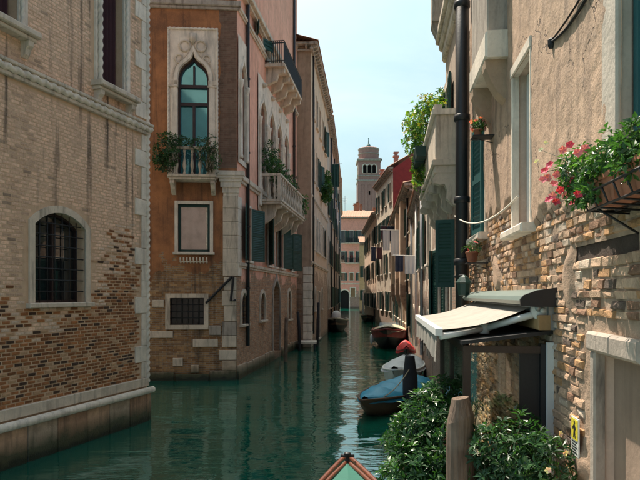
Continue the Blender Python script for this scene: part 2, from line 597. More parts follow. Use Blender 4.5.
# ------------------------------------------------------------------ water
mb = MB(); mb.face([(-260,-60,0),(320,-60,0),(320,520,0),(-260,520,0)])
tag(mb.build('water', WATER), kind='structure')

# brick variants, shared by all single bricks: unit box with uneven chamfered front
def brick_mesh(i, rough):
    rnd = random.Random(i)
    j = lambda a: (rnd.random()-.5)*2*a*rough
    c = .05+.07*rough*rnd.random()
    cz = .10+.12*rough*rnd.random()
    back = [(-.5,1,-.5),(.5,1,-.5),(.5,1,.5),(-.5,1,.5)]
    mid = [(-.5+j(.03),.45,-.5+j(.06)),(.5+j(.03),.45,-.5+j(.06)),(.5+j(.03),.45,.5+j(.06)),(-.5+j(.03),.45,.5+j(.06))]
    fr = [(-.5+c+j(.05),j(.25),-.5+cz+j(.1)),(.5-c+j(.05),j(.25),-.5+cz+j(.1)),(.5-c+j(.05),j(.25),.5-cz+j(.1)),(-.5+c+j(.05),j(.25),.5-cz+j(.1))]
    ce = [(j(.12), j(.3)-.12*rough, j(.12))]
    v = back+mid+fr+ce
    f = [(0,1,5,4),(1,2,6,5),(2,3,7,6),(3,0,4,7),(4,5,9,8),(5,6,10,9),(6,7,11,10),(7,4,8,11),(8,9,12),(9,10,12),(10,11,12),(11,8,12)]
    return v, f
def brick_datas(name, rough):
    L = []
    for i in range(8):
        v, f = brick_mesh(i+int(rough*100), rough)
        me = bpy.data.meshes.new(name); me.from_pydata(v, [], f); me.materials.append(BRICK)
        ca = me.color_attributes.new('Col', 'FLOAT_COLOR', 'CORNER')
        ca.data.foreach_set('color', [1.0]*4*len(me.loops))
        L.append((me, v, f))
    return L
def lay_bricks(wall, fc, items, rough, limit=300):
    """items: (pixel size, u, z, w, h, proud, colour); the largest in view become single bricks, the rest one joined part"""
    D = brick_datas('brick', rough)
    base = ORG[wall.name]
    items.sort(key=lambda t: -t[0])
    rest = MB(fc.M)
    for k, (s, u, z, w, h, pr, c) in enumerate(items):
        me, v, f = random.choice(D)
        dep = .035+pr
        if k < limit:
            o = bpy.data.objects.new('brick', me); COL.objects.link(o)
            o.parent = wall
            o.matrix_local = Matrix.Translation(-base) @ fc.M @ Matrix.Translation((u, -pr, z)) @ Matrix.Diagonal((w, dep, h, 1))
            o.color = (*c, 1)
        else:
            rest.col = c
            rest.raw([(u+a*w, -pr+b*dep, z+d*h) for a, b, d in v], f)
    o = rest.build('bricks', BRICK, wall)
    tag(o, kind='stuff')

def pxsize(fc, u):
    return FPX/max(.5, fc.P(u).y) * (1 if fc.P(u).y > 0 else 0)

def rope(mb, path, r, pitch=.14, n=10, amp=.2, lobes=2):
    """twisted rope moulding along a straight path"""
    a, b = Vector(path[0]), Vector(path[1])
    L = (b-a).length
    m = max(4, int(L/.022))
    pts = [a+(b-a)*(i/m) for i in range(m+1)]
    mb.tube(pts, r, n, True, lambda i, th: 1+amp*math.cos(lobes*th-2*math.pi*(i/m*L)/pitch))

# ------------------------------------------------------------------ brick palace on the left, near
a_far = Vector((-4.53, 16.3)); a_dir = (a_far-Vector((-6.0, 11.66))).normalized()
a_near = a_far - a_dir*9.0
inl = Vector((-a_dir.y, a_dir.x))
a_foot = [a_near, a_far, a_far+inl*9, a_near+inl*9]
fA = Fac(a_near, a_far)
zA = lambda x, y: fA.Z(x, y)
A_H = 20.0  # unseen upper wall added above the view, so its shadow covers the near water
gw = dict(r=(fA.U(34), fA.U(85), fA.Z(34, 303), fA.Z(59, 213)), arch='seg', rise=.30, depth=.30)
uwA = dict(r=(fA.U(98.5), fA.U(123), fA.Z(100, 84), 11.0), depth=.28)
uwB = dict(r=(fA.U(-18), fA.U(17), fA.Z(17, 26)-.05, 11.0), depth=.28)
PALE = m_facade('washed_brick', (.50,.40,.32), (.44,.34,.27), (.2,.1,.06), (.3,.17,.11), -3, 2, 0, .2)
SIDE = m_facade('side_wall_plaster', (.62,.46,.40), (.56,.40,.34), (.2,.1,.06), (.3,.17,.11), 1.0, 1, 0, .1)
def m_mortar():
    t = NT('lime_mortar'); p = t.pos()
    c = t.mix(t.noise(p, 5, 5), (.44,.285,.175), (.74,.52,.36))
    z = t.n('SeparateXYZ', {'Vector': p}).outputs['Z']
    sk = t.ramp(t.noise(t.map(p, (3.2, 3.2, .16)), 1.3, 5, .6), .54, .68)
    sk = t.math('MULTIPLY', sk, t.ramp(z, 3.2, 6.4, 0, .85))
    c = t.mix(sk, c, (.05,.038,.03))
    t.bump(t.noise(p, 30, 4), .006)
    return t.done(c, .95)
MORTAR = m_mortar()
A = thing('brick_palace', (a_far.x, a_far.y, 0), 'pale brick palace with barred arched window and rope-carved string course at the left edge', 'building')
mb = MB(fA.M); wall_mesh(mb, 0, fA.L, -.5, A_H, [gw, uwA, uwB], .3)
A_wall = mb.build('wall', MORTAR, A)
for i in (1, 2, 3):
    fc = Fac(a_foot[i], a_foot[(i+1) % 4]); mb = MB(fc.M)
    ops = []
    if i == 1: ops = [dict(r=(1.6+k*2.2, 2.6+k*2.2, z, z+1.9)) for k in range(3) for z in (3.4, 6.8)]
    wall_mesh(mb, 0, fc.L, -.5, A_H, ops); mb.build('wall', SIDE, A)
    for op in ops: opening_frame(A, fc, op, .14, STONE_W, .05, True, GLASS)
mb = MB(); mb.face([(p.x, p.y, A_H) for p in a_foot]); mb.build('roof', ROOF, A)

z_cor = fA.Z(155, 133, .1)
quoin_w = [0.42 if k % 2 else .75 for k in range(60)]
q_h = .42
items = []
rnd = random.Random(5)
ch, cw = .076, .225
u_lo = fA.U(-45)
row = 0
z = 1.12
def smooth01(t):
    t = min(1, max(0, t)); return t*t*(3-2*t)
def exposed(u, z):
    """how much the wash has gone from the bricks here"""
    d = fA.L-u
    lvl = 3.75 + .55*mn.noise(Vector((u*.7, z*.5, 3))) - .12*d + .8*smooth01((2.4-d)/1.2)
    return lvl - z
while z < 11.6:
    off = (row % 2)*cw/2 + rnd.uniform(-.03, .03)
    u = u_lo+off
    while u < fA.L-.05:
        w = cw*rnd.uniform(.93, 1.03)
        um = u+w/2; zz = z+ch/2
        skip = um+w/2 > fA.L-(.55 if int((z-1.12)/q_h) % 3 == 1 else .26)+.02
        for op, pad in ((gw, .22), (uwA, .2), (uwB, .2)):
            r = op['r']
            if r[0]-pad-w*.4 < um < r[1]+pad+w*.4 and r[2]-.12 < zz < r[3]+pad:
                if op is gw and zz > r[3]-.3:
                    t = (um-(r[0]+r[1])/2)/((r[1]-r[0])/2+pad+.06)
                    if zz > r[3]-.34+(.34+pad)*math.sqrt(max(0, 1-t*t)): continue_ok = True
                    else: skip = True
                else: skip = True
        if abs(zz-z_cor) < .2: skip = True
        if not skip:
            e = exposed(um, zz) + rnd.uniform(-.7, .7)
            strk = 0
            for su, wd, z0s, z1s in ((fA.U(13), .10, 3.6, z_cor), (fA.U(22), .16, 3.2, z_cor), (fA.U(27), .08, 3.8, z_cor), (fA.U(78), .08, z_cor-1.3, z_cor), (fA.U(110), .06, z_cor-1.1, z_cor)):
                if abs(um-su+.1*mn.noise(Vector((su, zz*1.5, 0)))) < wd*1.7 and z0s < zz < z1s+.6 and rnd.random() < .85: strk = rnd.uniform(.05, .35)
            if e > 0:
                b = rnd.random()
                c = (.19+.27*b, .072+.112*b, .024+.042*b)
                if rnd.random() < .16: c = (.075, .04, .024)
                if rnd.random() < .13: c = (.54, .33, .19)
                if e < .45 and rnd.random() < .55: c = (.74, .55, .42)
                pr = rnd.uniform(.004, .016)
            else:
                b = rnd.uniform(.86, 1.06)
                c = (.90*b, .605*b, .43*b)
                if rnd.random() < .02: c = (.46, .32, .23)
                pr = rnd.uniform(.002, .007)
            if strk: c = tuple(v*(1-strk) for v in c)
            px = pxsize(fA, um) if (0 <= 320+(fA.P(um).x/fA.P(um).y)*FPX <= 640) else 0
            if e <= 0: px *= .8
            if fA.P(um).y > 0 and HZ-(zz-EYE)*FPX/fA.P(um).y < 0: px = 0
            items.append((px, um, zz, w-.016 if e > 0 else w-.010, ch-.015 if e > 0 else ch-.008, pr, c))
        u += cw
    z += ch; row += 1
lay_bricks(A_wall, fA, items, .35)
# quoins, rope edge, string course, base
k = 0; z = 1.12
while z < 12.2:
    w = .55 if k % 3 == 1 else .26
    zt = min(z+q_h, A_H)
    if not (z < z_cor < zt):
        mb = MB(fA.M); mb.box(fA.L-w, fA.L-.06, -.03-.004*(k % 3), .02, z+.004, zt-.004, .008); mb.build('quoin', STONE_W, A)
    k += 1; z = zt
mb = MB(fA.M); rope(mb, ((fA.L-.02, -.03, 1.0), (fA.L-.02, -.03, A_H)), .055, .16); mb.build('rope_edge', STONE_W, A, True)
mb = MB(fA.M)
mb.box(u_lo-2, fA.L+.10, -.16, .02, z_cor+.10, z_cor+.17, .015)
mb.box(u_lo-2, fA.L+.05, -.08, .02, z_cor-.12, z_cor-.04, .01)
sc = mb.build('string_course', STONE, A)
mb = MB(fA.M); rope(mb, ((u_lo-2, -.075, z_cor+.03), (fA.L+.06, -.075, z_cor+.03)), .075, .24, 10, .22); mb.build('rope_moulding', STONE_W, sc, True)
mb = MB(fA.M); mb.tube([(u_lo-2, -.12, .80), (fA.L+.08, -.12, .80)], .085, 12); mb.build('base_roll', STONE_W, A, True)
mb = MB(fA.M); mb.box(u_lo-2, fA.L+.02, -.06, .02, .90, 1.12, .012); mb.build('plinth_course', STONE, A)
u = u_lo-2; k = 0
while u < fA.L:
    w = rnd.uniform(.75, 1.15); u1 = min(u+w, fA.L+.06)
    mb = MB(fA.M); mb.box(u+.006, u1-.006, -.10-.006*(k % 3), .02, -.6, .74, .012); mb.build('base_block', BASEB[k % 3], A)
    u = u1; k += 1
# barred arched window
w = opening_frame(A, fA, gw, .15, STONE, .035, True, GLASS, .05, DKWOOD, 'window', (6, 7), IRON, depth=.3, vm=2)
# upper window by the corner and the one at the picture edge
def upper_window(op):
    u0, u1, z0, z1 = op['r']
    mb = MB(fA.M)
    mb.box(u0-.16, u0, -.05, .02, z0, z1); mb.box(u1, u1+.24, -.05, .02, z0, z1, .01)
    w = mb.build('window', STONE_W, A)
    mb = MB(fA.M); rope(mb, ((u0-.04, -.09, z0+.02), (u0-.04, -.09, z1)), .05, .2); mb.build('twisted_column', STONE_W, w, True)
    mb = MB(fA.M); rope(mb, ((u1+.06, -.08, z0+.02), (u1+.06, -.08, z1)), .04, .2); mb.build('twisted_column', STONE_W, w, True)
    mb = MB(fA.M)
    n = 30
    vs = [(u0+(u1-u0)*i/n, .2+.03*math.sin(i*1.3), zz) for zz in (z0, z1) for i in range(n+1)]
    mb.raw(vs, [(i, i+1, n+2+i, n+1+i) for i in range(n)]); mb.build('curtain', MAROON, w)
    mb = MB(fA.M); mb.box(u0-.26, u1+.34, -.30, .02, z0-.12, z0, .02); mb.box(u0-.22, u1+.30, -.22, .02, z0-.20, z0-.122, .02); mb.build('sill', STONE, w)
    for uc in (u0-.10, u1+.16):
        mb = MB(fA.M)
        prof = [(0,-.20,z0-.205),(0,-.19,z0-.30),(0,-.13,z0-.36),(0,-.10,z0-.46),(0,-.04,z0-.52),(0,.02,z0-.52),(0,.02,z0-.205)]
        mb.prism(prof, (uc-.07,0,0), (uc+.07,0,0)); mb.build('corbel', STONE, w)
    return w
upper_window(uwA); upper_window(uwB)

# ------------------------------------------------------------------ pink palazzo across the side canal
b0 = Vector((-3.19, 23.9)); b1 = Vector((-1.42, 38.4)); bl = Vector((-11.5, 23.25)); bb = Vector((-11.5, 38.4))
fBf = Fac(bl, b0); fBs = Fac(b0, b1)
RUST = m_facade('rust_plaster', (.50,.205,.08), (.20,.088,.042), (.24,.115,.045), (.50,.29,.13), 4.4, 1.0, -.1, .9, damp=.8)
PINK = m_facade('pink_plaster', (.86,.46,.335), (.72,.36,.255), (.38,.19,.10), (.56,.34,.21), 4.2, .9, -.2, .25, damp=.7)
B_H = 28.5  # top storeys out of view are made taller to keep sun off the water
g = fBf
bw1 = dict(r=g.rect(178, 56, 209, 181), arch='ogee', rise=(g.Z(178,54)-g.Z(178,83)), depth=.3)
bw1['r'] = (bw1['r'][0], bw1['r'][1], g.Z(190,181), g.Z(190,54))
bw2 = dict(r=g.rect(178, 204, 210, 252), depth=.16)
bw3 = dict(r=g.rect(170, 298, 204, 325), depth=.25)
s = fBs
def R4(fc, x0, x1, xr, y0, y1): return (fc.U(x0), fc.U(x1), fc.Z(xr, y1), fc.Z(xr, y0))
sw = []
gA = dict(r=R4(s, 239.2, 244.3, 241, 60, 160), arch='ogee', rise=.9, depth=.3)
L0, L1 = s.U(257), s.U(288)
zq0, zq1 = s.Z(257, 205), s.Z(257, 92)
quad = []
for k in range(4):
    a = L0+(L1-L0)*(k+.16)/4; b = L0+(L1-L0)*(k+.84)/4
    quad.append(dict(r=(a, b, zq0, zq1), arch='ogee', rise=1.0, depth=.35))
top_w = dict(r=(s.U(256.5), s.U(262), s.Z(258, 42)+.1, 15.0), depth=.3)
top_q = [dict(r=(s.U(266)+k*1.15, s.U(266)+k*1.15+.75, s.Z(258, 42)+.1, 15.0), arch='ogee', rise=.8, depth=.3) for k in range(4)]
mz = [dict(r=(s.U(x0), s.U(x1), s.Z(240, 259), s.Z(240, 203)), depth=.25) for x0, x1 in ((246, 250.5), (268, 271.5), (274.5, 277.5), (280, 283), (290.5, 292.5))]
lowB = [dict(r=(s.U(241), s.U(246), s.Z(243, 324), s.Z(243, 293)), arch='round', depth=.3),
        dict(r=(s.U(260), s.U(264.5), s.Z(262, 320), s.Z(262, 293)), arch='round', depth=.3),
        dict(r=(s.U(272.5), s.U(279.5), .35, s.Z(275, 277)), arch='ogee', rise=1.2, depth=.45),
        dict(r=(s.U(287.5), s.U(290.5), s.Z(289, 319), s.Z(289, 291)), arch='round', depth=.3)]
B, fB = building('pink_palazzo', 'pink and rust plastered gothic palazzo with stone balconies and green shutters left of the canal',
        [bl, b0, b1, bb], B_H, {0: [bw1, bw2, bw3], 1: [gA]+quad+[top_w]+top_q+mz+lowB}, [RUST, PINK, PINK, PINK], ROOF, base=-.5)
# front: gothic window panel
x0, x1 = g.U(169), g.U(217)
mb = MB(g.M)
zt = g.Z(190, 29); zb = g.Z(190, 178)
pts = outline(bw1)
wall = MB(g.M); wall_mesh(wall, x0, x1, zb, zt, [bw1], .05)
wall.v = [(a, b-.05, c) for a, b, c in wall.v]
gp = wall.build('window', STONE_W, B)
mb = MB(g.M); mb.ring(offset(pts, .03), offset(pts, .14), -.10, -.04); mb.build('arch_moulding', STONE_W, gp)
mb = MB(g.M); mb.ring(offset(pts, .20), offset(pts, .25), -.075, -.04); mb.build('arch_moulding', STONE, gp)
for a, b in ((x0, bw1['r'][0]+.02), (bw1['r'][1]-.02, x1)):
    mb = MB(g.M); zc = g.Z(190, 88); mb.box(a-.02, b, -.12, -.04, zc, zc+.08, .015); mb.box(a, b, -.10, -.04, zc+.085, zc+.28, .02); mb.build('capital', STONE, gp)
    mb = MB(g.M); mb.box((a+b)/2-.09, (a+b)/2+.09, -.09, -.04, zb, zc-.003, .02); mb.build('jamb_pilaster', STONE_W, gp)
for (a0, c0, a1, c1) in ((x0-.05, zt-.06, x1+.05, zt+.03), (x0-.06, zb, x0+.03, zt-.06), (x1-.03, zb, x1+.06, zt-.06)):
    mb = MB(g.M)
    if a1-a0 > .5: rope(mb, ((a0, -.06, (c0+c1)/2), (a1, -.06, (c0+c1)/2)), .045, .16)
    else: rope(mb, (((a0+a1)/2, -.06, c0), ((a0+a1)/2, -.06, c1)), .04, .16)
    mb.build('rope_border', STONE_W, gp, True)
mb = MB(g.M)                                # carved shield and leaf scrolls over the arch
uc = (x0+x1)/2; zs = g.Z(190, 40)
mb.prism([(uc-.14,0,zs+.22),(uc+.14,0,zs+.22),(uc+.13,0,zs-.05),(uc,0,zs-.2),(uc-.13,0,zs-.05)], (0,-.12,0), (0,-.04,0))
for sg in (-1, 1):
    mb.tube([(uc+sg*(.30+.20*math.cos(t*.5)), -.06, zs-.25+.2*math.sin(t*.5)) for t in range(14)], .05, 6)
    mb.tube([(uc+sg*(.52+.14*math.cos(t*.6)), -.06, zs-.75+.16*math.sin(t*.6)) for t in range(12)], .04, 6)
mb.build('carved_shield', STONE, gp, True)
mb = MB(g.M); mb.face([(p[0], .27, p[1]) for p in offset(pts, .02)]); mb.build('pane', GLASS_T, gp)
mb = MB(g.M); mb.ring(offset(pts, -.08), pts, .16, .25)
u0, u1, z0, z1 = bw1['r']; um = (u0+u1)/2
for y in (85, 103): mb.box(u0, u1, .155, .25, g.Z(190, y)-.06, g.Z(190, y)+.06)
mb.box(um-.05, um+.05, .15, .25, z0, g.Z(190, 103)); mb.box(um-.035, um+.035, .17, .25, g.Z(190, 85), g.Z(190, 64)); mb.build('sash', DKWOOD, gp)

BAL_PROF = [(.05,0),(.05,.05),(.03,.07),(.035,.12),(.062,.22),(.066,.27),(.05,.34),(.028,.44),(.026,.50),(.04,.53),(.03,.56),(.05,.60),(.05,.66)]
def balcony(root, fc, u0, u1, zf, proj, h, n, corbels, name='balcony', mat=None, rail=.14, side_n=2, cz=.5, cw=.16):
    mat = mat or STONE
    mb = MB(fc.M)
    mb.box(u0-.05, u1+.05, -proj-.05, .02, zf-.10, zf, .02)
    mb.box(u0, u1, -proj, .02, zf-.20, zf-.102, .02)
    b = mb.build(name, mat, root)
    mb = MB(fc.M); zt = zf+h
    mb.box(u0-.02, u1+.02, -proj-.02, -proj+rail, zt-.11, zt, .02)
    mb.box(u0-.02, u0+rail, -proj+rail, .02, zt-.11, zt-.002); mb.box(u1-rail, u1+.02, -proj+rail, .02, zt-.11, zt-.002)
    mb.build('handrail', mat, b)
    for uu in (u0, u1-rail):
        mb = MB(fc.M); mb.box(uu, uu+rail, -proj, -proj+rail, zf+.001, zt-.112, .01); mb.build('corner_post', mat, b)
    sc_ = (h-.13)/.66
    # one baluster mesh shared along the rail
    spots = [(u0+rail+(u1-u0-2*rail)*(k+.5)/n, -proj+rail*.5) for k in range(n)]
    spots += [(uu, -proj+rail+(proj-rail)*(k+.5)/side_n) for k in range(side_n) for uu in (u0+rail*.5, u1-rail*.5)]
    first = None
    for (uu, yy) in spots:
        if first is None:
            m2 = MB(fc.M); m2.lathe((0, 0, 0), [(r*1.05, z*sc_) for r, z in BAL_PROF], 10)
            m2.M = Matrix.Translation(fc.M @ Vector((uu, yy, zf)))
            o = m2.build('baluster', mat, b, True); first = o; fp = fc.M @ Vector((uu, yy, zf))
        else:
            o = first.copy(); COL.objects.link(o); o.location = fc.M @ Vector((uu, yy, zf)) - fp
    for uc in corbels:
        mb = MB(fc.M)
        pr = [(0,-proj*.92,zf-.205),(0,-proj*.95,zf-.32),(0,-proj*.72,zf-.40),(0,-proj*.62,zf-.24-cz*.55),(0,-proj*.3,zf-.22-cz*.85),(0,-.06,zf-.2-cz),(0,.02,zf-.2-cz),(0,.02,zf-.205)]
        mb.prism(pr, (uc-cw/2,0,0), (uc+cw/2,0,0)); mb.build('corbel', mat, b)
    return b
zf = g.Z(193, 174, .6)
balcony(B, g, g.U(170,.3), g.U(216,.3), zf, .6, g.Z(193,146,.6)-zf, 5, (g.U(173,.3), g.U(213,.3)), side_n=1)
# square window with green frame, little rail under it
w = opening_frame(B, g, bw2, .12, STONE_W, .05, True, GLASS_M, .10, DKGREEN, 'window', depth=.16)
mb = MB(g.M)
for k in range(9):
    u = g.U(181)+(g.U(207)-g.U(181))*k/8
    mb.tube([(u, -.02, g.Z(190,263)), (u, -.16, g.Z(190,260)), (u, -.17, g.Z(190,257.5))], .028, 6)
mb.tube([(g.U(180), -.10, g.Z(190,262)), (g.U(208), -.10, g.Z(190,262))], .022, 6)
mb.build('bracket_row', STONE_W, w)
w = opening_frame(B, g, bw3, .17, STONE, .05, False, GLASS, .04, DKWOOD, 'window', (5, 3), IRON, frame_bottom=True)
mb = MB(g.M); mb.tube([(g.U(206), -.06, g.Z(206,303)), (g.U(232), -.10, g.Z(232,277)), (g.U(233.5), -.10, g.Z(232,277)), (g.U(231), -.1, g.Z(232,301)), (g.U(236), -.1, g.Z(232,300))], .05, 7); mb.build('iron_stay', IRON, B)
mb = MB(g.M); mb.box(0, g.L+.15, -.16, .02, g.Z(190,5)-.05, g.Z(190,5)+.16, .03); mb.box(0, g.L+.1, -.09, .02, g.Z(190,5)-.16, g.Z(190,5)-.052, .02); mb.build('string_course', STONE_D, B)
DKB = m_facade('dark_bare_brick', (.20,.11,.075), (.15,.085,.06), (.16,.085,.055), (.22,.13,.09), 60, 1, 3, .3, mortar=(.2,.14,.1))
mb = MB(g.M); N_ = 40; va, vb = [], []
for k in range(N_+1):
    z_ = g.Z(225,168)+(g.Z(225,10)-g.Z(225,168))*k/N_
    va.append((g.U(219.5)+.12*mn.noise(Vector((0, z_*1.3, 0)))+.05*mn.noise(Vector((3, z_*6, 0))), -.006, z_)); vb.append((g.L, -.006, z_))
mb.raw(va+vb, [(k, N_+1+k, N_+2+k, k+1) for k in range(N_)]); mb.build('bare_brick_strip', DKB, B)
# stone blocks let into the wall near the water
for (xa, ya, xb, yb) in ((150,331,173,338),(193,339,218,347),(222,336,236.5,347),(173,358,183,366),(191,365,199,373),(176,374,209,381),(210,371,236.5,383),(219,350,236.5,360),(209,326,221,335),(152,300,164,307),(222,360.5,236.5,370.5),(222,322,236.5,335.5),(224,306,236.5,321.5),(222,291,236.5,305.5),(224,277,236.5,290.5),(150,372,174,382)):
    mb = MB(g.M); mb.box(g.U(xa), g.U(xb), -.045-random.random()*.03, .02, g.Z(xa, yb), g.Z(xa, ya), .015)
    mb.build('stone_block', BASEB[1] if yb > 368 else random.choice([STONE, STONE_D, STONE]), B)
# corner pilaster of dressed stone, with capital
zc0, zc1, zp = g.Z(232,196), g.Z(232,172), g.Z(232,276)
z = zp; k = 0
while z < zc0-.02:
    zt = min(z+.52, zc0)
    mb = MB(g.M); mb.box(g.U(223), g.L+.05, -.05-.006*(k % 2), .02, z+.004, zt-.004, .01); mb.build('pilaster_block', STONE, B)
    mb = MB(s.M); mb.box(-.03, .55, -.05-.006*(k % 2), .02, z+.004, zt-.004, .01); mb.build('pilaster_block', STONE_W, B)
    z = zt; k += 1
zc = zc0; prof = [(.06,0),(.09,.10),(.16,.3),(.20,.5),(.26,.62),(.30,.70),(.30,.86)]
mb = MB(g.M)
for (p, q), (p2, q2) in zip(prof, prof[1:]):
    qa, qb = zc+q*(zc1-zc0)/.86, zc+q2*(zc1-zc0)/.86
    mb.box(g.U(225)-p, g.L+p, -p, .02, qa, qb-.002)
mb.build('capital', STONE_W, B)
# canal side: string courses
zst = zc1
def strip(fc, root, u0, u1, z, h, p, mat, name='string_course'):
    mb = MB(fc.M); mb.box(u0, u1, -p, .02, z, z+h, min(.02, h*.3)); mb.box(u0, u1, -p*.55, .02, z-h*.6, z-.002, .01); return mb.build(name, mat, root)
strip(s, B, .35, s.L, zst-.22, .2, .16, STONE)
strip(s, B, 0, s.L, 15.15, .22, .3, STONE)
strip(s, B, 0.1, s.L, s.Z(240, 262)-.16, .14, .10, STONE)
strip(s, B, 0.1, s.L, s.Z(257,44), .14, .12, STONE)
# gothic windows of the canal side
def gothic(fc, root, op, panel, pmat=None):
    pts = outline(op)
    wl = MB(fc.M); wall_mesh(wl, panel[0], panel[1], panel[2], panel[3], [op], .05)
    wl.v = [(a, b-.06, c) for a, b, c in wl.v]
    w = wl.build('window', pmat or STONE_W, root)
    mb = MB(fc.M); mb.ring(offset(pts, .02), offset(pts, .10), -.12, -.05); mb.build('arch_moulding', STONE_W, w)
    mb = MB(fc.M); mb.face([(p[0], op['depth']-.03, p[1]) for p in offset(pts, .02)]); mb.build('pane', GLASS, w)
    u0, u1, z0, z1 = op['r']
    mb = MB(fc.M); mb.box((u0+u1)/2-.04, (u0+u1)/2+.04, op['depth']-.1, op['depth']-.02, z0, z1-.3); mb.box(u0, u1, op['depth']-.09, op['depth']-.02, (z0+z1)/2, (z0+z1)/2+.09); mb.build('sash', DKWOOD, w)
    for uu in (u0-.09, u1+.09):
        mb = MB(fc.M); zz = z1-op['rise']
        mb.lathe((uu, -.10, z0), [(.09,0),(.09,.1),(.065,.14),(.06,zz-z0-.3),(.08,zz-z0-.26),(.11,zz-z0-.06),(.11,zz-z0)], 10); mb.build('column', STONE_W, w, True)
    return w
r = gA['r']; gothic(s, B, gA, (r[0]-.35, r[1]+.35, r[2]-.2, s.Z(241, 40)))
for k, op in enumerate(quad):
    a = L0+(L1-L0)*k/4; gothic(s, B, op, (a+.002, a+(L1-L0)/4-.002, zq0-.2, s.Z(257, 72)))
    mb = MB(s.M); mb.lathe((a+(L1-L0)/8, -.12, s.Z(257,78)), [(.02,-.12),(.12,-.05),(.15,0),(.12,.06),(.03,.12)], 8); mb.build('roundel', STONE, B, True)
for op in top_q:
    r = op['r']; gothic(s, B, op, (r[0]-.2+.002, r[1]+.2-.002, r[2]-.1, 15.1))
w = opening_frame(B, s, top_w, .12, STONE_W, .05, True, GLASS, .06, DKWOOD)
shutter(w, s, top_w['r'][0]-.05, -1, .75, top_w['r'][2], 15.0, 18, GREEN)
shutter(w, s, top_w['r'][1]+.05, 1, .75, top_w['r'][2], 15.0, 25, GREEN)
for i, op in enumerate(mz):
    w = opening_frame(B, s, op, .10, STONE_W, .05, True, GLASS, .06, DKGREEN)
    r = op['r']; z0, z1 = r[2], r[3]
    if i in (0, 4, 3):
        shutter(w, s, r[0]-.03, -1, .95, z0, z1, 12, GREEN)
        shutter(w, s, r[1]+.03, 1, .95, z0, z1, 22, GREEN)
    elif i == 1:
        shutter(w, s, r[0]-.03, -1, .95, z0, z1, 25, GREEN)
for i, op in enumerate(lowB):
    opening_frame(B, s, op, .16, STONE if i != 2 else STONE_D, .06, i != 2, GLASS if i != 2 else DARK, .05 if i != 2 else None, DKWOOD, 'window' if i != 2 else 'water_door', (3, 4) if i in (0, 1) else None, IRON)
r = lowB[2]['r']
mb = MB(s.M); mb.box(r[0]+.02, r[1]-.02, .3, .36, .3, r[3]-1.0); mb.build('door_leaf', m_plain('grey_door', (.19,.15,.12), .8, .35, 4, 0, .004, .4), B)
# balcony with balusters under the four lights, planted
zf2 = s.Z(264, 203)
balcony(B, s, L0+.3, L1-.3, zf2, 1.0, 1.15, 14, [L0+.8+k*(L1-L0-1.6)/4 for k in range(5)], side_n=3, cz=.9, cw=.24)
# iron balcony higher up on stone corbels
uI0, uI1 = s.U(265), s.U(265)+5.4
zI = s.Z(265, 64)
mb = MB(s.M); mb.box(uI0-.05, uI1+.05, -.95, .02, zI-.14, zI, .02); ib = mb.build('balcony', STONE, B)
for k in range(5):
    uc = uI0+.3+k*(uI1-uI0-.6)/4; mb = MB(s.M)
    mb.prism([(0,-.9,zI-.142),(0,-.88,zI-.35),(0,-.6,zI-.42),(0,-.5,zI-.72),(0,-.2,zI-.85),(0,.02,zI-.95),(0,.02,zI-.142)], (uc-.13,0,0), (uc+.13,0,0)); mb.build('corbel', STONE, ib)
mb = MB(s.M)
for z in (zI+.12, zI+.95, zI+1.05):
    mb.tube([(uI0, .0, z), (uI0, -.9, z), (uI1, -.9, z), (uI1, 0, z)], .028, 6)
mb.build('iron_rail', IRON, ib)
mb = MB(s.M)
n = 44
for k in range(n+1):
    u = uI0+(uI1-uI0)*k/n; mb.tube([(u, -.9, zI), (u, -.9, zI+1.05)], .018, 5)
for k in range(1, 9):
    for u in (uI0, uI1): mb.tube([(u, -.9*k/9, zI), (u, -.9*k/9, zI+1.05)], .018, 5)
tag(mb.build('iron_bars', IRON, ib), kind='stuff')
# downpipes
for x, zb_ in ((248, 1.2), (294.3, 7.2)):
    mb = MB(s.M); u = s.U(x, .1)
    mb.tube([(u, -.1, zb_), (u, -.1, 28)], .075, 10); dpipe = mb.build('downpipe', PIPE, B, True)
    for z in (3.5, 6, 9, 12):
        if z > zb_: mb = MB(s.M); mb.tube([(u, -.1, z), (u, -.1, z+.07)], .095, 10); mb.build('pipe_collar', IRON, dpipe)
# base course stones along the canal
for fc, u0 in ((s, 0.0),):
    u = u0
    while u < fc.L-.3:
        w_ = random.uniform(.8, 1.5); u1 = min(u+w_, fc.L)
        if not (lowB[2]['r'][0]-.3 < (u+u1)/2 < lowB[2]['r'][1]+.3):
            mb = MB(fc.M); mb.box(u+.01, u1-.01, -.06-.02*random.random(), .02, -.3, .45+.1*random.random(), .02); mb.build('base_block', BASEB[1], B)
        u = u1

# ------------------------------------------------------------------ tan building with the bracketed cornice
def cornice(fc, root, z, proj, pitch, mat, u0=0, u1=None, h=.16):
    u1 = fc.L if u1 is None else u1
    mb = MB(fc.M); mb.box(u0-proj*.0, u1, -proj, .02, z, z+h, .03); mb.box(u0, u1, -proj*.35, .02, z-.30, z-.20, .01)
    c = mb.build('cornice', mat, root)
    n = max(2, int((u1-u0)/pitch))
    first = None
    for k in range(n):
        u = u0+(u1-u0)*(k+.5)/n
        if first is None:
            mb = MB(fc.M); mb.prism([(0,-proj*.85,z-.003),(0,-proj*.8,z-.1),(0,-proj*.3,z-.19),(0,.01,z-.19),(0,.01,z-.003)], (u-.07,0,0), (u+.07,0,0))
            first = mb.build('bracket', mat, c); ub = u
        else:
            o = first.copy(); COL.objects.link(o); o.location = fc.u*(u-ub)
    return c

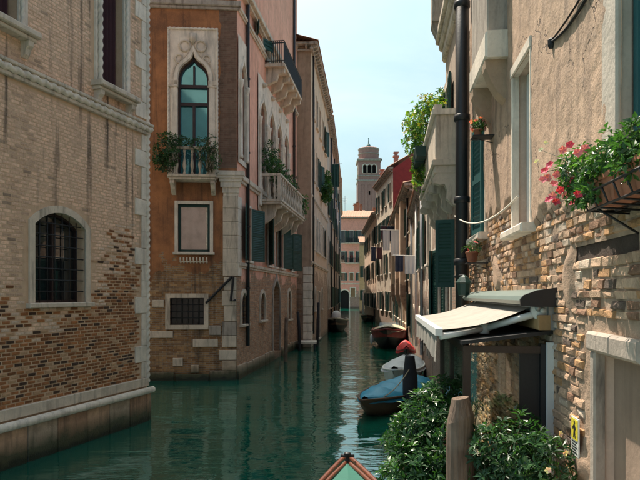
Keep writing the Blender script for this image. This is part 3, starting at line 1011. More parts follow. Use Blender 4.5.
def tile_roof(root, fc, z, depth, rise, over, u0=0, u1=None, pitch=.24, mat=None):
    """pitched roof plane of ribbed cover tiles rising away from the facade"""
    u1 = fc.L if u1 is None else u1
    mb = MB(fc.M)
    n = max(3, int((u1-u0)/pitch)); m = 6
    vs = []
    ys = (-over, depth)
    for y in ys:
        zz = z + (y+over)/(depth+over)*rise
        for k in range(n*m+1):
            u = u0+(u1-u0)*k/(n*m)
            vs.append((u, y, zz+.06*abs(math.sin(math.pi*k/m))))
    N = n*m+1
    mb.raw(vs, [(k, k+1, N+k+1, N+k) for k in range(N-1)])
    mb.raw([(u0,-over,z-.06),(u1,-over,z-.06),(u1,depth,z+rise-.06),(u0,depth,z+rise-.06)], [(0,1,2,3)])
    return mb.build('roof', mat or ROOF, root)

def grid_windows(root, fc, rows, cols, w, hts, wins, mats, rnd, sh=.7, shm=None, fmat=None, sw=.5, first_arch=False):
    pass

def auto_ops(fc, rows, us, w, rnd, skip=.0, arch=None):
    ops = []
    for (z0, h) in rows:
        for u in us:
            if rnd.random() < skip: continue
            o = dict(r=(u-w/2, u+w/2, z0, z0+h), depth=.22)
            if arch: o['arch'] = arch
            ops.append(o)
    return ops

def dress(root, fc, ops, rnd, frame=None, shm=None, psh=.7, fw=.12, sash=DKWOOD):
    for op in ops:
        w = opening_frame(root, fc, op, fw, frame or STONE, .05, True, GLASS, .06, sash, depth=.22, vm=2)
        r = op['r']
        if shm and rnd.random() < psh and not op.get('arch'):
            a1 = rnd.choice([2, 3, 5, 8]); a2 = rnd.choice([2, 3, 5, 20])
            ww = (r[1]-r[0])/2+.02
            if rnd.random() < .8: shutter(w, fc, r[0]-.03, -1, ww, r[2], r[3], a1, shm, .07)
            if rnd.random() < .8: shutter(w, fc, r[1]+.03, 1, ww, r[2], r[3], a2, shm, .07)

rnd = random.Random(21)
c0 = Vector((-.557, 38.48)); c1 = Vector((.64, 53.1))
TAN = m_facade('tan_plaster', (.76,.56,.40), (.64,.47,.335), (.44,.27,.17), (.58,.38,.26), 4.6, 1.1, -.1, .3)
TANB = m_facade('brown_plaster', (.44,.30,.21), (.35,.24,.16), (.24,.13,.08), (.3,.19,.12), 4, 1.4, .1, .45)
cf = Fac(c0, c1)
copsU = auto_ops(cf, ((14.6, 2.0), (10.6, 2.1)), (1.6, 4.2, 6.8, 9.4, 12), 1.0, rnd)
copsM = auto_ops(cf, ((6.2, 2.2),), (1.6, 4.2, 5.7, 7.2, 9.6, 12), .95, rnd)
copsL = auto_ops(cf, ((2.2, 1.5),), (3.0, 8.6), .8, rnd, 0, 'round') + [dict(r=(5.2, 6.5, .2, 3.4), depth=.3)]
C_, fC = building('tan_canal_house', 'tall tan plastered canal house with bracketed cornice beyond the pink palazzo', [(-7.5, 38.48), c0, c1, (-7.5, 53.1)], 18.6,
        {1: copsU+copsM+copsL}, [TANB, TAN, TAN, TAN], ROOF, base=-.5)
fCf, fC = fC[0], fC[1]
dress(C_, fC, copsU, rnd, STONE, GREEN, .6); dress(C_, fC, copsM, rnd, STONE_W, GREEN, .35); dress(C_, fC, copsL, rnd, STONE)
cornice(fC, C_, 18.6, .45, .55, STONE_D, -.45); cornice(fCf, C_, 18.6, .45, .55, STONE_D)
tile_roof(C_, fC, 18.8, 5, 1.6, .5, -.5); tile_roof(C_, fCf, 18.8, 4, 1.2, .5)
strip(fC, C_, 0, fC.L, 5.2, .15, .1, STONE); strip(fC, C_, 0, fC.L, 9.4, .12, .08, STONE)
mb = MB(fC.M)
z = 0
k = 0
while z < 5.0:
    mb = MB(fC.M); mb.box(-.04, .6, -.05-.01*(k % 2), .02, z+.01, z+.48, .02); mb.build('pilaster_block', STONE_W, C_); z += .5; k += 1
z = 0
while z < 5.0:
    mb = MB(fCf.M); mb.box(fCf.L-.5, fCf.L+.04, -.05-.01*(k % 2), .02, z+.01, z+.48, .02); mb.build('pilaster_block', STONE_W, C_); z += .5; k += 1
mb = MB(fC.M); mb.tube([(.75, -.09, .8), (.75, -.09, 18.4)], .06, 8); mb.build('downpipe', PIPE, C_, True)

# two plainer houses beyond
GREYT = m_facade('grey_beige_plaster', (.60,.50,.42), (.48,.41,.35), (.24,.14,.09), (.3,.2,.14), 4.0, 1.6, 0, .4)
WHT = m_facade('white_plaster', (.72,.68,.62), (.62,.58,.53), (.3,.2,.14), (.34,.22,.16), 2.5, 1.4, 0, .35)
d1 = Vector((2.46, 85)); e1 = Vector((4.0, 124))
def house(name, label, foot, h, edge, rows, nu, w, wallm, shm, frm, psh, eave=.5, roofdepth=4, roofrise=1.4, base=-.5, skip=.08, endm=None, cg=None):
    fc = Fac(foot[edge], foot[(edge+1) % len(foot)])
    us = [fc.L*(k+.5)/nu for k in range(nu)]
    ops = auto_ops(fc, rows, us, w, rnd, skip)
    ms = [wallm]*len(foot)
    if endm:
        for i, m in endm.items(): ms[i] = m
    rt, fs = building(name, label, foot, h, {edge: ops}, ms, ROOF, cg, base=base)
    dress(rt, fs[edge], ops, rnd, frm, shm, psh)
    if eave:
        cornice(fs[edge], rt, h, eave, .6, STONE_D)
        tile_roof(rt, fs[edge], h+.17, roofdepth, roofrise, eave+.05)
    return rt, fs
D, fD = house('grey_beige_house', 'weathered grey beige house with green shutters beyond the tan house', [(-7, 53.2), (.64, 53.2), d1, (-7, 85)], 18.4, 1, ((2.0, 2.0), (6.0, 2.2), (10.2, 2.2), (14.4, 2.0)), 9, 1.1, GREYT, GREEN, STONE, .75)
E, fE = house('white_plaster_house', 'pale house far along the left bank before the canal ends', [(-6, 85.1), d1, e1, (-6, 124)], 19.0, 1, ((2.0, 2.2), (6.4, 2.4), (10.8, 2.4), (15, 2.2)), 9, 1.2, WHT, GREEN, STONE_W, .6)
for fc, us in ((fD[1], (6, 15, 24)), (fE[1], (4, 16, 30))):
    for u in us:
        mb = MB(fc.M); mb.tube([(u, -.1, .8), (u, -.1, 18.2)], .08, 8); mb.build('downpipe', TIN if u in (30, 24) else PIPE, D if fc is fD[1] else E, True)
# chimney stacks on the left roofs
def chimney(root, x, y, z, h=1.6, w=.5, m=None):
    mb = MB(); mb.box(x-w/2, x+w/2, y-w/2, y+w/2, z, z+h); mb.box(x-w*.7, x+w*.7, y-w*.7, y+w*.7, z+h+.002, z+h+.14)
    mb.box(x-w*.35, x+w*.35, y-w*.35, y+w*.35, z+h+.142, z+h+.4); mb.box(x-w*.6, x+w*.6, y-w*.6, y+w*.6, z+h+.402, z+h+.5)
    return mb.build('chimney', m or TERRA, root)
chimney(D, .3, 58, 18.6, 1.2); chimney(D, .9, 70, 18.6, 1.4); chimney(E, 2.0, 100, 19.2, 1.2)

# ------------------------------------------------------------------ pink house that closes the canal
FPINK = m_facade('salmon_plaster', (.76,.33,.25), (.70,.31,.24), (.40,.24,.18), (.46,.30,.22), 4.0, 1.0, -.3, .12)
FY = 146.0
fx = lambda x: (x-320)/FPX*FY
fz = lambda y: EYE+(HZ-y)/FPX*FY
foot = [(fx(330), FY), (fx(384), FY), (fx(384), FY+12), (fx(330), FY+12)]
ff = Fac(foot[0], foot[1])
fops = []
for x in (343, 351.5, 360, 368.5):
    for y0, y1 in ((231, 243), (251.5, 262.5), (273, 280.5)):
        fops.append(dict(r=(ff.U(x)-.45, ff.U(x)+.45, fz(y1), fz(y0)), depth=.25))
fl = [dict(r=(ff.U(344.7)-1.0, ff.U(344.7)+1.0, -.2, fz(290)), arch='round', depth=.5), dict(r=(ff.U(353)-.5, ff.U(353)+.5, fz(297), fz(288)), depth=.25), dict(r=(ff.U(362)-.5, ff.U(362)+.5, fz(297), fz(288)), depth=.25)]
Fh, fF = building('salmon_house', 'salmon pink house with iron balconies closing the far end of the canal', foot, fz(218), {0: fops+fl}, FPINK, ROOF, base=-.5)
dress(Fh, fF[0], fops, rnd, STONE_W, DKGREEN, .9, .18)
for op in fl: opening_frame(Fh, fF[0], op, .25, STONE_W, .08, op is not fl[0], DARK if op is fl[0] else GLASS, name='water_door' if op is fl[0] else 'window')
cornice(fF[0], Fh, fz(218), .6, .9, STONE_D); tile_roof(Fh, fF[0], fz(218)+.2, 6, 2.2, .6, pitch=.4)
strip(fF[0], Fh, 0, fF[0].L, fz(284), .2, .1, STONE)
for x, y in ((353.5, 243), (353.5, 263)):
    u = ff.U(x); z = fz(y)
    mb = MB(ff.M); mb.box(u-2.0, u+2.0, -.9, .02, z-.15, z, .03); b = mb.build('balcony', STONE, Fh)
    for k in range(25):
        uu = u-1.95+3.9*k/24; mb = MB(ff.M); mb.tube([(uu, -.85, z), (uu, -.85, z+1.1)], .03, 4); mb.build('rail_bar', IRON, b)
    mb = MB(ff.M); mb.tube([(u-1.95, 0, z+1.1), (u-1.95, -.85, z+1.1), (u+1.95, -.85, z+1.1), (u+1.95, 0, z+1.1)], .05, 5); mb.build('rail', IRON, b)

# ------------------------------------------------------------------ bell tower and far roofs
TBR = m_facade('tower_brick', (.42,.23,.19), (.38,.20,.17), (.38,.20,.16), (.44,.25,.20), -30, 1, 0, .15, mortar=(.36,.26,.22), bw=.5, bh=.16)
TY = 235.0
tx = lambda x: (x-320)/FPX*TY
tz = lambda y: EYE+(HZ-y)/FPX*TY
cx = tx(369.5); hw = (tx(380.6)-tx(358.4))/2
T = thing('bell_tower', (cx, TY+hw, 0), 'square red brick bell tower with arched belfry and small drum rising over the roofs', 'tower')
tf = [(cx-hw, TY), (cx+hw, TY), (cx+hw, TY+2*hw), (cx-hw, TY+2*hw)]
for i in range(4):
    fc = Fac(tf[i], tf[(i+1) % 4]); L = fc.L
    ops = []
    for k in (-1, 0, 1): ops.append(dict(r=(L/2+k*1.75-.68, L/2+k*1.75+.68, tz(173), tz(164.5)), arch='round', depth=1.2))
    if i == 0: ops += [dict(r=(L/2-.3, L/2+.3, tz(195), tz(191)), depth=.6)]
    mb = MB(fc.M); wall_mesh(mb, 0, L, 0, tz(158), ops); mb.build('wall', TBR, T)
    for op in ops[:3]: opening_frame(T, fc, op, .32, STONE_W, .15, True, DARK, name='belfry_arch', depth=1.2)
    for u in (.45, L*.35, L*.65, L-.45):
        mb = MB(fc.M); mb.box(u-.45, u+.45, -.22, .02, 2, tz(181)); mb.build('pilaster', TBR, T)
    for k in range(3):                       # blind arches that close the shaft panels
        a = (.9, L*.35+.45, L*.65+.45)[k]; b = (L*.35-.45, L*.65-.45, L-.9)[k]
        op = dict(r=(a, b, tz(190), tz(184)), arch='round')
        mb = MB(fc.M); wall_mesh(mb, a, b, tz(190), tz(181), [op], .02); mb.v = [(p[0], p[1]-.18, p[2]) for p in mb.v]; mb.build('blind_arch', TBR, T)
    for y, h, p in ((181, .5, .45), (176, .4, .3), (160.5, .7, .5), (214, .5, .35)):
        mb = MB(fc.M); mb.box(-p, L+p-.01, -p, .02, tz(y), tz(y)+h, .1); mb.build('cornice', STONE_D, T)
    n = 9
    for k in range(n):
        mb = MB(fc.M); u = L*(k+.5)/n; mb.box(u-.2, u+.2, -.3, .02, tz(161.5), tz(160.5)-.002); mb.build('dentil', TBR, T)
mb = MB(); mb.face([(p[0], p[1], tz(158)) for p in tf]); mb.build('roof', ROOF, T)
mb = MB(); mb.lathe((cx, TY+hw, tz(158)), [(hw*.93,0),(hw*.93,tz(148)-tz(158)),(hw*.97,tz(147.6)-tz(158)),(hw*.97,tz(146.6)-tz(158)),(hw*.9,tz(146)-tz(158)),(hw*.3,tz(144.4)-tz(158)),(.2,tz(144.2)-tz(158))], 16); dr = mb.build('drum', TBR, T)
for z_ in (153, 148): 
    mb = MB(); mb.lathe((cx, TY+hw, tz(z_)), [(hw*.93,0),(hw*.98,.1),(hw*.98,.35),(hw*.93,.45)], 16); mb.build('cornice', STONE_D, dr)
mb = MB(); mb.lathe((cx, TY+hw, tz(145)), [(.9,0),(.95,.6),(.6,1.1),(.25,1.6),(.12,3.2),(.25,3.4),(.02,3.9)], 10); mb.build('finial', m_plain('copper_green', (.08,.18,.17), .6), T, True)

def far_house(name, label, x0, x1, y_eave, y_ridge, Y, wallm, group='distant roofs beyond the canal end', depth=9, nwin=3):
    X0, X1 = (x0-320)/FPX*Y, (x1-320)/FPX*Y
    ze = EYE+(HZ-y_eave)/FPX*Y; zr = EYE+(HZ-y_ridge)/FPX*Y
    ft = [(X0, Y), (X1, Y), (X1, Y+depth), (X0, Y+depth)]
    fc = Fac(ft[0], ft[1])
    ops = auto_ops(fc, ((ze-3.2, 1.9), (ze-7.2, 1.9)), [fc.L*(k+.5)/nwin for k in range(nwin)], 1.0, rnd)
    rt, fs = building(name, label, ft, ze, {0: ops}, wallm, ROOF, group, base=0)
    dress(rt, fs[0], ops, rnd, STONE_W, DKGREEN, .6)
    tile_roof(rt, fs[0], ze, depth/2, zr-ze, .5, pitch=.45); tile_roof(rt, fs[2], ze, depth/2, zr-ze, .5, pitch=.45)
    return rt, (X0, X1, ze, zr)
h1, q = far_house('distant_house', 'distant cream house with terracotta roof rising left behind the salmon house', 332, 351, 216, 210, 172, WHT)
chimney(h1, q[0]+6.5, 174, q[2], 3.2, .8); chimney(h1, q[0]+8.2, 175, q[2]+.5, 2.6, .7); 
h2, q = far_house('distant_house', 'distant tan house with terracotta roof at the foot of the bell tower', 348, 366, 214, 208.5, 190, TAN)
chimney(h2, q[0]+3, 192, q[2], 3.4, .9)
h3, q = far_house('distant_house', 'distant pinkish house right of the bell tower foot', 368, 392, 219, 211, 180, FPINK)
chimney(h3, q[0]+2, 182, q[2], 3.0, .8)
for (x, yb, yt, Y, lab) in ((339.5, 214, 186, 172.5, 'thin television aerial on the distant cream roof'), (345, 212, 196, 171, 'short aerial mast beside the distant chimneys')):
    X = (x-320)/FPX*Y; z0 = EYE+(HZ-yb)/FPX*Y-1; z1 = EYE+(HZ-yt)/FPX*Y
    mb = MB(); mb.tube([(X, Y, z0), (X, Y, z1)], .06, 5)
    for k in range(5): mb.tube([(X-.9+.12*k, Y, z1-.3-k*.42), (X+.9-.12*k, Y, z1-.3-k*.42)], .035, 4)
    tag(mb.build('aerial', TIN, None, loc=(X, Y, z0)), lab, 'aerial', 'roof aerials')

# ------------------------------------------------------------------ right bank, far to near
rnd = random.Random(77)
PEACH = m_facade('peach_plaster', (.80,.57,.41), (.70,.49,.35), (.34,.2,.14), (.42,.28,.2), 4.0, 1.3, -.1, .3)
CREAM = m_facade('cream_plaster', (.74,.60,.47), (.66,.53,.41), (.34,.2,.14), (.42,.28,.2), 3.5, 1.6, 0, .4)
OCHRE = m_facade('ochre_plaster', (.66,.50,.28), (.58,.44,.26), (.34,.2,.14), (.42,.28,.2), 1, 1, 0, .25)
REDP = m_facade('red_plaster', (.30,.04,.04), (.23,.035,.035), (.2,.05,.04), (.24,.06,.05), -9, 1, 0, .12)
R6, f6 = house('ochre_house', 'narrow ochre house at the far right bank where the canal turns', [((372-320)/FPX*124, 124), ((359.5-320)/FPX*110, 110), (14, 110), (14, 124)], 12.2, 1, ((2.2, 1.8), (6.2, 2.0)), 3, 1.0, OCHRE, GREEN, STONE_W, .6)
r5a, r5b = Vector((6.9, 96)), Vector((6.55, 72.1))
R5, f5 = house('peeling_house', 'narrow peeling house with dark shutters beside the red gabled house', [r5a, r5b, (16, 72.1), (16, 96)], 12.6, 0, ((1.6, 1.8), (5.2, 2.0), (9.2, 2.0)), 7, 1.0, PEACH, DKGREEN, STONE, .8)
r4a, r4b = Vector((6.55, 72)), Vector((7.04, 60))
R4_, f4 = house('red_gabled_house', 'cream house with deep red gable wall and chimneys on the right bank', [r4a, r4b, (15, 60), (15, 72)], 15.4, 0, ((1.6, 1.9), (5.4, 2.0), (9.0, 2.1), (12.4, 1.9)), 4, 1.1, CREAM, GREEN, STONE_W, .95, .45, 4.0, 2.6, endm={1: REDP})
mb = MB(f4[1].M); L = f4[1].L
mb.prism([(0,0,15.4),(4.0,0,18.1),(L,0,15.4)], (0,0,0), (0,.3,0)); mb.build('gable', REDP, R4_)
chimney(R4_, 7.5, 61.4, 15.8, 1.0, .42, TBR); chimney(R4_, 7.0, 70, 15.6, 1.2, .45, TBR)
r3a, r3b = Vector((7.04, 59.9)), Vector((5.36, 36))
R3b, f3b = house('weathered_house', 'low weathered house with tiled eave and hanging washing below the red gable', [r3a, r3b, (13, 36), (13, 59.9)], 9.6, 0, ((1.4, 1.9), (4.2, 2.0), (7.1, 1.8)), 8, 1.15, PEACH, GREEN, STONE, .5, .5, 4, .7)
r3c = Vector((3.79, 21.0))
R3, f3 = house('shuttered_house', 'peach house with dark shutters and small arched openings behind the awning', [Vector((5.36, 35.9)), r3c, (12, 21), (12, 35.9)], 7.7, 0, ((4.4, 2.0),), 5, 1.2, CREAM, GREEN, STONE_W, .6, .3, 3.5, .4)
fc = f3[0]
for k in range(5):                          # low openings and buttress strips
    u = 1.6+k*2.9
    mb = MB(fc.M); mb.ring(outline(dict(r=(u-.45, u+.45, 1.0, 2.6), arch='round')), offset(outline(dict(r=(u-.45, u+.45, 1.0, 2.6), arch='round')), .15), -.05, .02); w = mb.build('window', STONE, R3)
    mb = MB(fc.M); mb.face([(p[0], -.012, p[1]) for p in outline(dict(r=(u-.45, u+.45, 1.0, 2.6), arch='round'))]); mb.build('pane', GLASS, w)
for u, m in ((.5, TIN), (6.2, WHITEP), (10.5, TIN)):
    mb = MB(fc.M); mb.tube([(u, -.1, .8), (u, -.1, 7.6)], .07, 8); mb.build('downpipe', m, R3, True)
for u, m in ((3, WHITEP), (9, TIN), (15, WHITEP), (21, PIPE)):
    mb = MB(f3b[0].M); mb.tube([(u, -.1, .8), (u, -.1, 9.5)], .07, 8); mb.build('downpipe', m, R3b, True)
for u in (4.5, 12, 18):                     # stone flues and brackets on the weathered fronts
    mb = MB(f3b[0].M); mb.box(u-.45, u+.45, -.4, .02, 3.2, 9.5, .03); mb.prism([(0,-.4,3.198),(0,-.3,2.8),(0,-.05,2.2),(0,.02,2.2),(0,.02,3.198)], (u-.4,0,0), (u+.4,0,0)); mb.build('chimney_breast', PEACH, R3b)

# building with the long stone balcony, just beyond the flue
r2a, r2b = Vector((.1045*20.9+1.6, 20.9)), Vector((.1045*13.02+1.6, 13.02))
BROWN = m_facade('brownish_plaster', (.50,.38,.29), (.40,.30,.23), (.3,.18,.12), (.4,.26,.18), 4.5, 2, .1, .45)
ops2 = []
f2t = Fac(r2a, r2b)
for u in (1.2, 3.2, 5.4):
    ops2.append(dict(r=(u-.5, u+.5, 2.6, 4.6), depth=.25)); ops2.append(dict(r=(u-.5, u+.5, 6.2, 8.5), depth=.25))
R2, f2 = building('balcony_house', 'tall brownish house with long stone balcony on scroll corbels beside the black flue', [r2a, r2b, (11, 13.02), (11, 20.9)], 8.9, {0: ops2}, BROWN, ROOF, base=-.5)
fc2 = f2[0]
dress(R2, fc2, ops2, rnd, STONE_W, GREEN, .8)
# taller upper storeys of its near half, with moulded eave
rA = Vector((.1045*16.4+1.6, 16.4)); fup = Fac(rA, r2b)
for i, (p, q_) in enumerate(((rA, r2b), (r2b, Vector((11, 13.02))), (Vector((11, 16.4)), rA))):
    fcc = Fac(p, q_); mb = MB(fcc.M); wall_mesh(mb, 0, fcc.L, 8.9, 12.6, []); mb.build('upper_wall', BROWN, R2)
mb = MB(fup.M); mb.box(-.1, fup.L, -.26, .02, 9.9, 10.1, .03); mb.box(-.05, fup.L, -.18, .02, 9.7, 9.898, .05); mb.box(-.02, fup.L, -.1, .02, 9.4, 9.698, .05); mb.build('cornice', STONE, R2)
mb = MB(fup.M); mb.box(-.12, .5, -.38, .02, 10.3, 12.6, .03); mb.prism([(0,-.38,10.298),(0,-.2,9.9),(0,.02,9.8),(0,.02,10.298)], (-.1,0,0), (.4,0,0)); mb.build('chimney_breast', STONE_D, R2)
ub0, ub1 = fc2.L-(18.6-13.02)*1.005, fc2.L-(13.5-13.02)*1.005
zB = 6.1
mb = MB(fc2.M); mb.box(ub0, ub1, -.52, .02, zB-.16, zB, .03); mb.box(ub0-.04, ub1+.04, -.58, .02, zB+.002, zB+.12, .03); bal = mb.build('balcony', STONE, R2)
mb = MB(fc2.M); mb.box(ub0, ub1, -.5, -.4, zB+.122, zB+1.1, .02); mb.box(ub1-.1, ub1-.002, -.398, .02, zB+.122, zB+1.1); mb.build('parapet', STONE, bal)
mb = MB(fc2.M); mb.box(ub0-.05, ub1+.06, -.58, -.34, zB+1.102, zB+1.22, .03); mb.box(ub1-.18, ub1+.06, -.338, .02, zB+1.102, zB+1.22); mb.box(ub0-.03, ub1+.03, -.54, -.36, zB+1.222, zB+1.32, .02); mb.build('coping', STONE_W, bal)
for k in range(5):
    mb = MB(fc2.M); u = ub1-.12-k*1.25
    arc = [(0, -.48, zB-.162)] + [(0, -.5+.06*math.cos(a), zB-.30+.1*math.sin(a)) for a in (1.2, 2.2, 3.1, 4.2, 5.2)][2:] + [(0,-.40,zB-.42),(0,-.30,zB-.40),(0,-.24,zB-.55),(0,-.26,zB-.72),(0,-.12,zB-.86),(0,.02,zB-.9),(0,.02,zB-.162)]
    mb.prism(arc, (u-.11,0,0), (u+.11,0,0)); mb.build('corbel', STONE, bal)

# ------------------------------------------------------------------ near house on the right: plaster above, rough brick below
r1a, r1b = Vector((.1045*13+1.6, 13.0)), Vector((.1045*1.2+1.6, 1.2))
f1 = Fac(r1a, r1b)
uY = lambda Y: (13.0-Y)*math.hypot(1, .1045)
Q = .9                                      # quay height
def m_r1():
    t = NT('flaking_plaster'); p = t.pos()
    at = t.n('Attribute', attribute_name='Col').outputs['Color']
    n1 = t.noise(p, .9, 6, .62); n2 = t.noise(p, 4.5, 7, .62); n3 = t.noise(p, 40, 4, .6)
    c = t.mix(t.ramp(n1, .35, .68), (.54,.36,.245), (.42,.275,.185))
    c = t.mix(t.ramp(n2, .46, .70, 0, .75), c, (.25,.17,.12))
    c = t.mix(t.ramp(n3, .45, .75, 0, .4), c, (.56,.42,.33))
    c = t.mix(t.math('MULTIPLY', t.ramp(t.noise(t.map(p, (4, 4, .3)), 1.4, 6), .50, .70), .65), c, (.15,.105,.08))
    mo = t.mix(t.ramp(n2, .35, .65), (.45,.32,.23), (.30,.20,.135))
    sep = t.n('SeparateColor', {'Color': at}).outputs[0]
    c = t.mix(sep, mo, c)
    wp = t.n('VectorMath', {0: p, 1: t.n('TexNoise', {'Vector': p, 'Scale': 2.5, 'Detail': 5}).outputs['Color']}, operation='ADD').outputs[0]
    vo = t.n('TexVoronoi', {'Vector': wp, 'Scale': .95}, feature='DISTANCE_TO_EDGE').outputs['Distance']
    cr = t.math('MULTIPLY', t.ramp(vo, .004, .012, 1, 0), t.ramp(t.noise(p, .8, 2), .48, .56))
    c = t.mix(t.math('MULTIPLY', cr, .8), c, (.10,.07,.05))
    t.bump(t.math('SUBTRACT', t.math('ADD', t.math('MULTIPLY', n2, .8), t.math('MULTIPLY', n3, .45)), t.math('MULTIPLY', cr, .8)), .015)
    return t.done(c, .92)
RW = m_r1()
STUC = m_facade('upper_plaster', (.57,.44,.36), (.50,.385,.31), (.3,.2,.13), (.4,.27,.2), -9, 1, 0, .3)
winM = dict(r=(f1.U(516.5), f1.U(534), f1.Z(517, 231), f1.Z(517, 76)), depth=.24)
winN = dict(r=(f1.U(627), f1.U(627)+1.0, f1.Z(615, 150), 7.2), depth=.2)
winS = dict(r=(f1.U(475), f1.U(486.5), f1.Z(481, 236), f1.Z(481, 132)), depth=.2)
door = dict(r=(f1.U(598), f1.U(598)+1.25, Q, f1.Z(598, 352)), depth=.16)
rec = dict(r=(f1.U(576), f1.U(576)+1.3, f1.Z(576, 262)-.02, f1.Z(576, 250)+.02), depth=.10)
opsR1 = [winM, winN, winS, door, rec]
N1 = thing('near_house', (r1a.x, r1a.y, 0), 'near house with flaking plaster over rough brickwork along the right edge', 'building')
def zb(u):                                  # lower edge of the plaster
    Y = 13-u
    return 4.02 + .09*(Y-4.2) + .30*mn.noise(Vector((u*.9, 1.7, 0))) + .16*mn.noise(Vector((u*3.1, 5, 0))) + .07*mn.noise(Vector((u*9, 2, 7)))
def plastered(u, z):
    v = (z-zb(u))*1.0 + .22*mn.noise(Vector((u*2.2, z*2.2, 9))) + .10*mn.noise(Vector((u*7, z*7, 3)))
    # flaked islands of plaster left lower down and holes higher up
    v = max(v, 1.0*(mn.noise(Vector((u*1.1+4, z*1.3, 2)))-.60))
    if z > 5.2: v = max(v, .05)
    return v
def smooth(a, b, x):
    t = min(1, max(0, (x-a)/(b-a))); return t*t*(3-2*t)
st = .035
NU, NZ = int(f1.L/st), int((8.2-.4)/st)
vs, cs, val = [], [], []
for j in range(NZ+1):
    z = .4+j*st
    for i in range(NU+1):
        u = i*f1.L/NU
        s_ = smooth(-.02, .05, plastered(u, z))
        y = -(.040*s_ + .010*mn.noise(Vector((u*1.7, z*1.7, 0)))*s_ + .006*mn.noise(Vector((u*9, z*9, 4))) + .012*(1-s_)*mn.noise(Vector((u*14, z*14, 8))))
        vs.append((u, y, z)); val.append(s_)
mb = MB(f1.M); mb.v = vs
for j in range(NZ):
    for i in range(NU):
        a = j*(NU+1)+i
        u, z = vs[a][0]+st/2, vs[a][2]+st/2
        if any(o['r'][0] < u < o['r'][1] and o['r'][2] < z < o['r'][3] for o in opsR1): continue
        mb.f.append((a, a+1, a+NU+2, a+NU+1)); s_ = val[a]; mb.c.append((s_, s_, s_))
N1w = mb.build('wall', RW, N1, True)
for o in opsR1:                             # reveals
    u0, u1, z0, z1 = o['r']; d = o['depth']; mb = MB(f1.M)
    mb.raw([(u0-.03,.0,z0-.03),(u1+.03,.0,z0-.03),(u1+.03,.0,z1+.03),(u0-.03,.0,z1+.03),(u0,d,z0),(u1,d,z0),(u1,d,z1),(u0,d,z1)], [(0,1,5,4),(1,2,6,5),(2,3,7,6),(3,0,4,7)])
    mb.build('reveal', STUC, N1)
mb = MB(f1.M); wall_mesh(mb, 0, f1.L, 8.19, 11.4, []); wall_mesh(mb, 0, f1.L, -.5, .41, []); mb.build('wall', STUC, N1)
for p, q_ in ((r1b, Vector((10, 1.2))), (Vector((10, 1.2)), Vector((10, 13))), (Vector((10, 13)), r1a)):
    fcc = Fac(p, q_); mb = MB(fcc.M); wall_mesh(mb, 0, fcc.L, -.5, 11.4, []); mb.build('wall', STUC, N1)
mb = MB(); mb.face([(p[0], p[1], 11.4) for p in (r1a, r1b, (10, 1.2), (10, 13))]); mb.build('roof', ROOF, N1)
rnd = random.Random(9)
items = []
z = Q-.1
row = 0
while z < 5.4:
    h = rnd.uniform(.064, .086)
    u = -.2+rnd.uniform(0, .2)
    while u < f1.L-.2:
        w = rnd.choice([.12, .16, .2, .22, .25, .26]) * rnd.uniform(.9, 1.1)
        um, zz = u+w/2, z+h/2+.012*mn.noise(Vector((u*1.5, z, 0)))
        ok = max(plastered(um, zz), plastered(um-w*.35, zz), plastered(um+w*.35, zz)) < .02 and um > .1
        for o, pad in ((winM, .1), (winN, .2), (winS, .08), (door, .26), (rec, 0)):
            r = o['r']
            if r[0]-pad-w/2 < um < r[1]+pad+w/2 and r[2]-pad*.6 < zz < r[3]+pad: ok = False
        if rnd.random() < .035: ok = False
        if ok:
            b = rnd.random(); t = rnd.random()
            c = (.42+.18*b, .275+.135*b, .18+.10*b)
            if t < .30: c = (.48, .27, .13)
            elif t < .42: c = (.25, .14, .085)
            elif t < .50: c = (.62, .49, .38)
            elif t < .55: c = (.12, .085, .065)
            Y = fY = f1.P(um).y
            sz = FPX/Y*math.sqrt(w*h)
            xx = 320+f1.P(um).x/Y*FPX; yy = HZ-(zz-EYE)/Y*FPX
            if not (0 < xx < 640 and 0 < yy < 480): sz = 0
            items.append((sz, um, zz, w-.008, h-.007, rnd.uniform(.0, .018)+.003, c))
        u += w
    z += h; row += 1
lay_bricks(N1w, f1, items, .62)
# windows of the near house
mb = MB(f1.M); u0, u1, z0, z1 = winM['r']
mb.box(u0-.10, u0, -.05, .03, z0, z1, .01); mb.box(u1, u1+.05, -.05, .03, z0, z1, .01); mb.box(u0-.10, u1+.05, -.06, .03, z1+.001, z1+.12, .01)
w = mb.build('window', STONE_W, N1)
mb = MB(f1.M); mb.box(u0-.16, u1+.12, -.17, .05, z0-.10, z0-.002, .02); mb.build('sill', STONE_W, w)
mb = MB(f1.M); mb.face([(u0-.02,.21,z0),(u1+.02,.21,z0),(u1+.02,.21,z1),(u0-.02,.21,z1)]); mb.build('pane', GLASS, w)
mb = MB(f1.M); mb.box(u0, u0+.3, .12, .2, z0, z1); mb.build('sash', WHITEP, w)
mb = MB(f1.M); mb.box(u0+.301, u1-.02, .10, .18, z0, z1); mb.build('shutter', m_plain('bluegrey_shutter', (.06,.10,.13), .6), w)
mb = MB(f1.M); u0, u1, z0, z1 = winN['r']
mb.box(u0-.36, u0-.14, -.045, .03, z0-.1, z1, .015); mb.box(u0-.135, u0, -.07, .03, z0-.1, z1, .015); mb.box(u1, u1+.3, -.05, .03, z0-.1, z1, .01)
w = mb.build('window', m_stone('warm_stone', (.52,.45,.38), .15), N1)
mb = MB(f1.M); mb.box(u0-.4, u1+.4, -.16, .05, z0-.22, z0-.102, .02); mb.build('sill', STONE, w)
mb = MB(f1.M); mb.face([(u0-.02,.12,z0),(u1+.02,.12,z0),(u1+.02,.12,z1),(u0-.02,.12,z1)]); mb.build('pane', m_glass('teal_pane', (.02,.16,.18), .2), w)
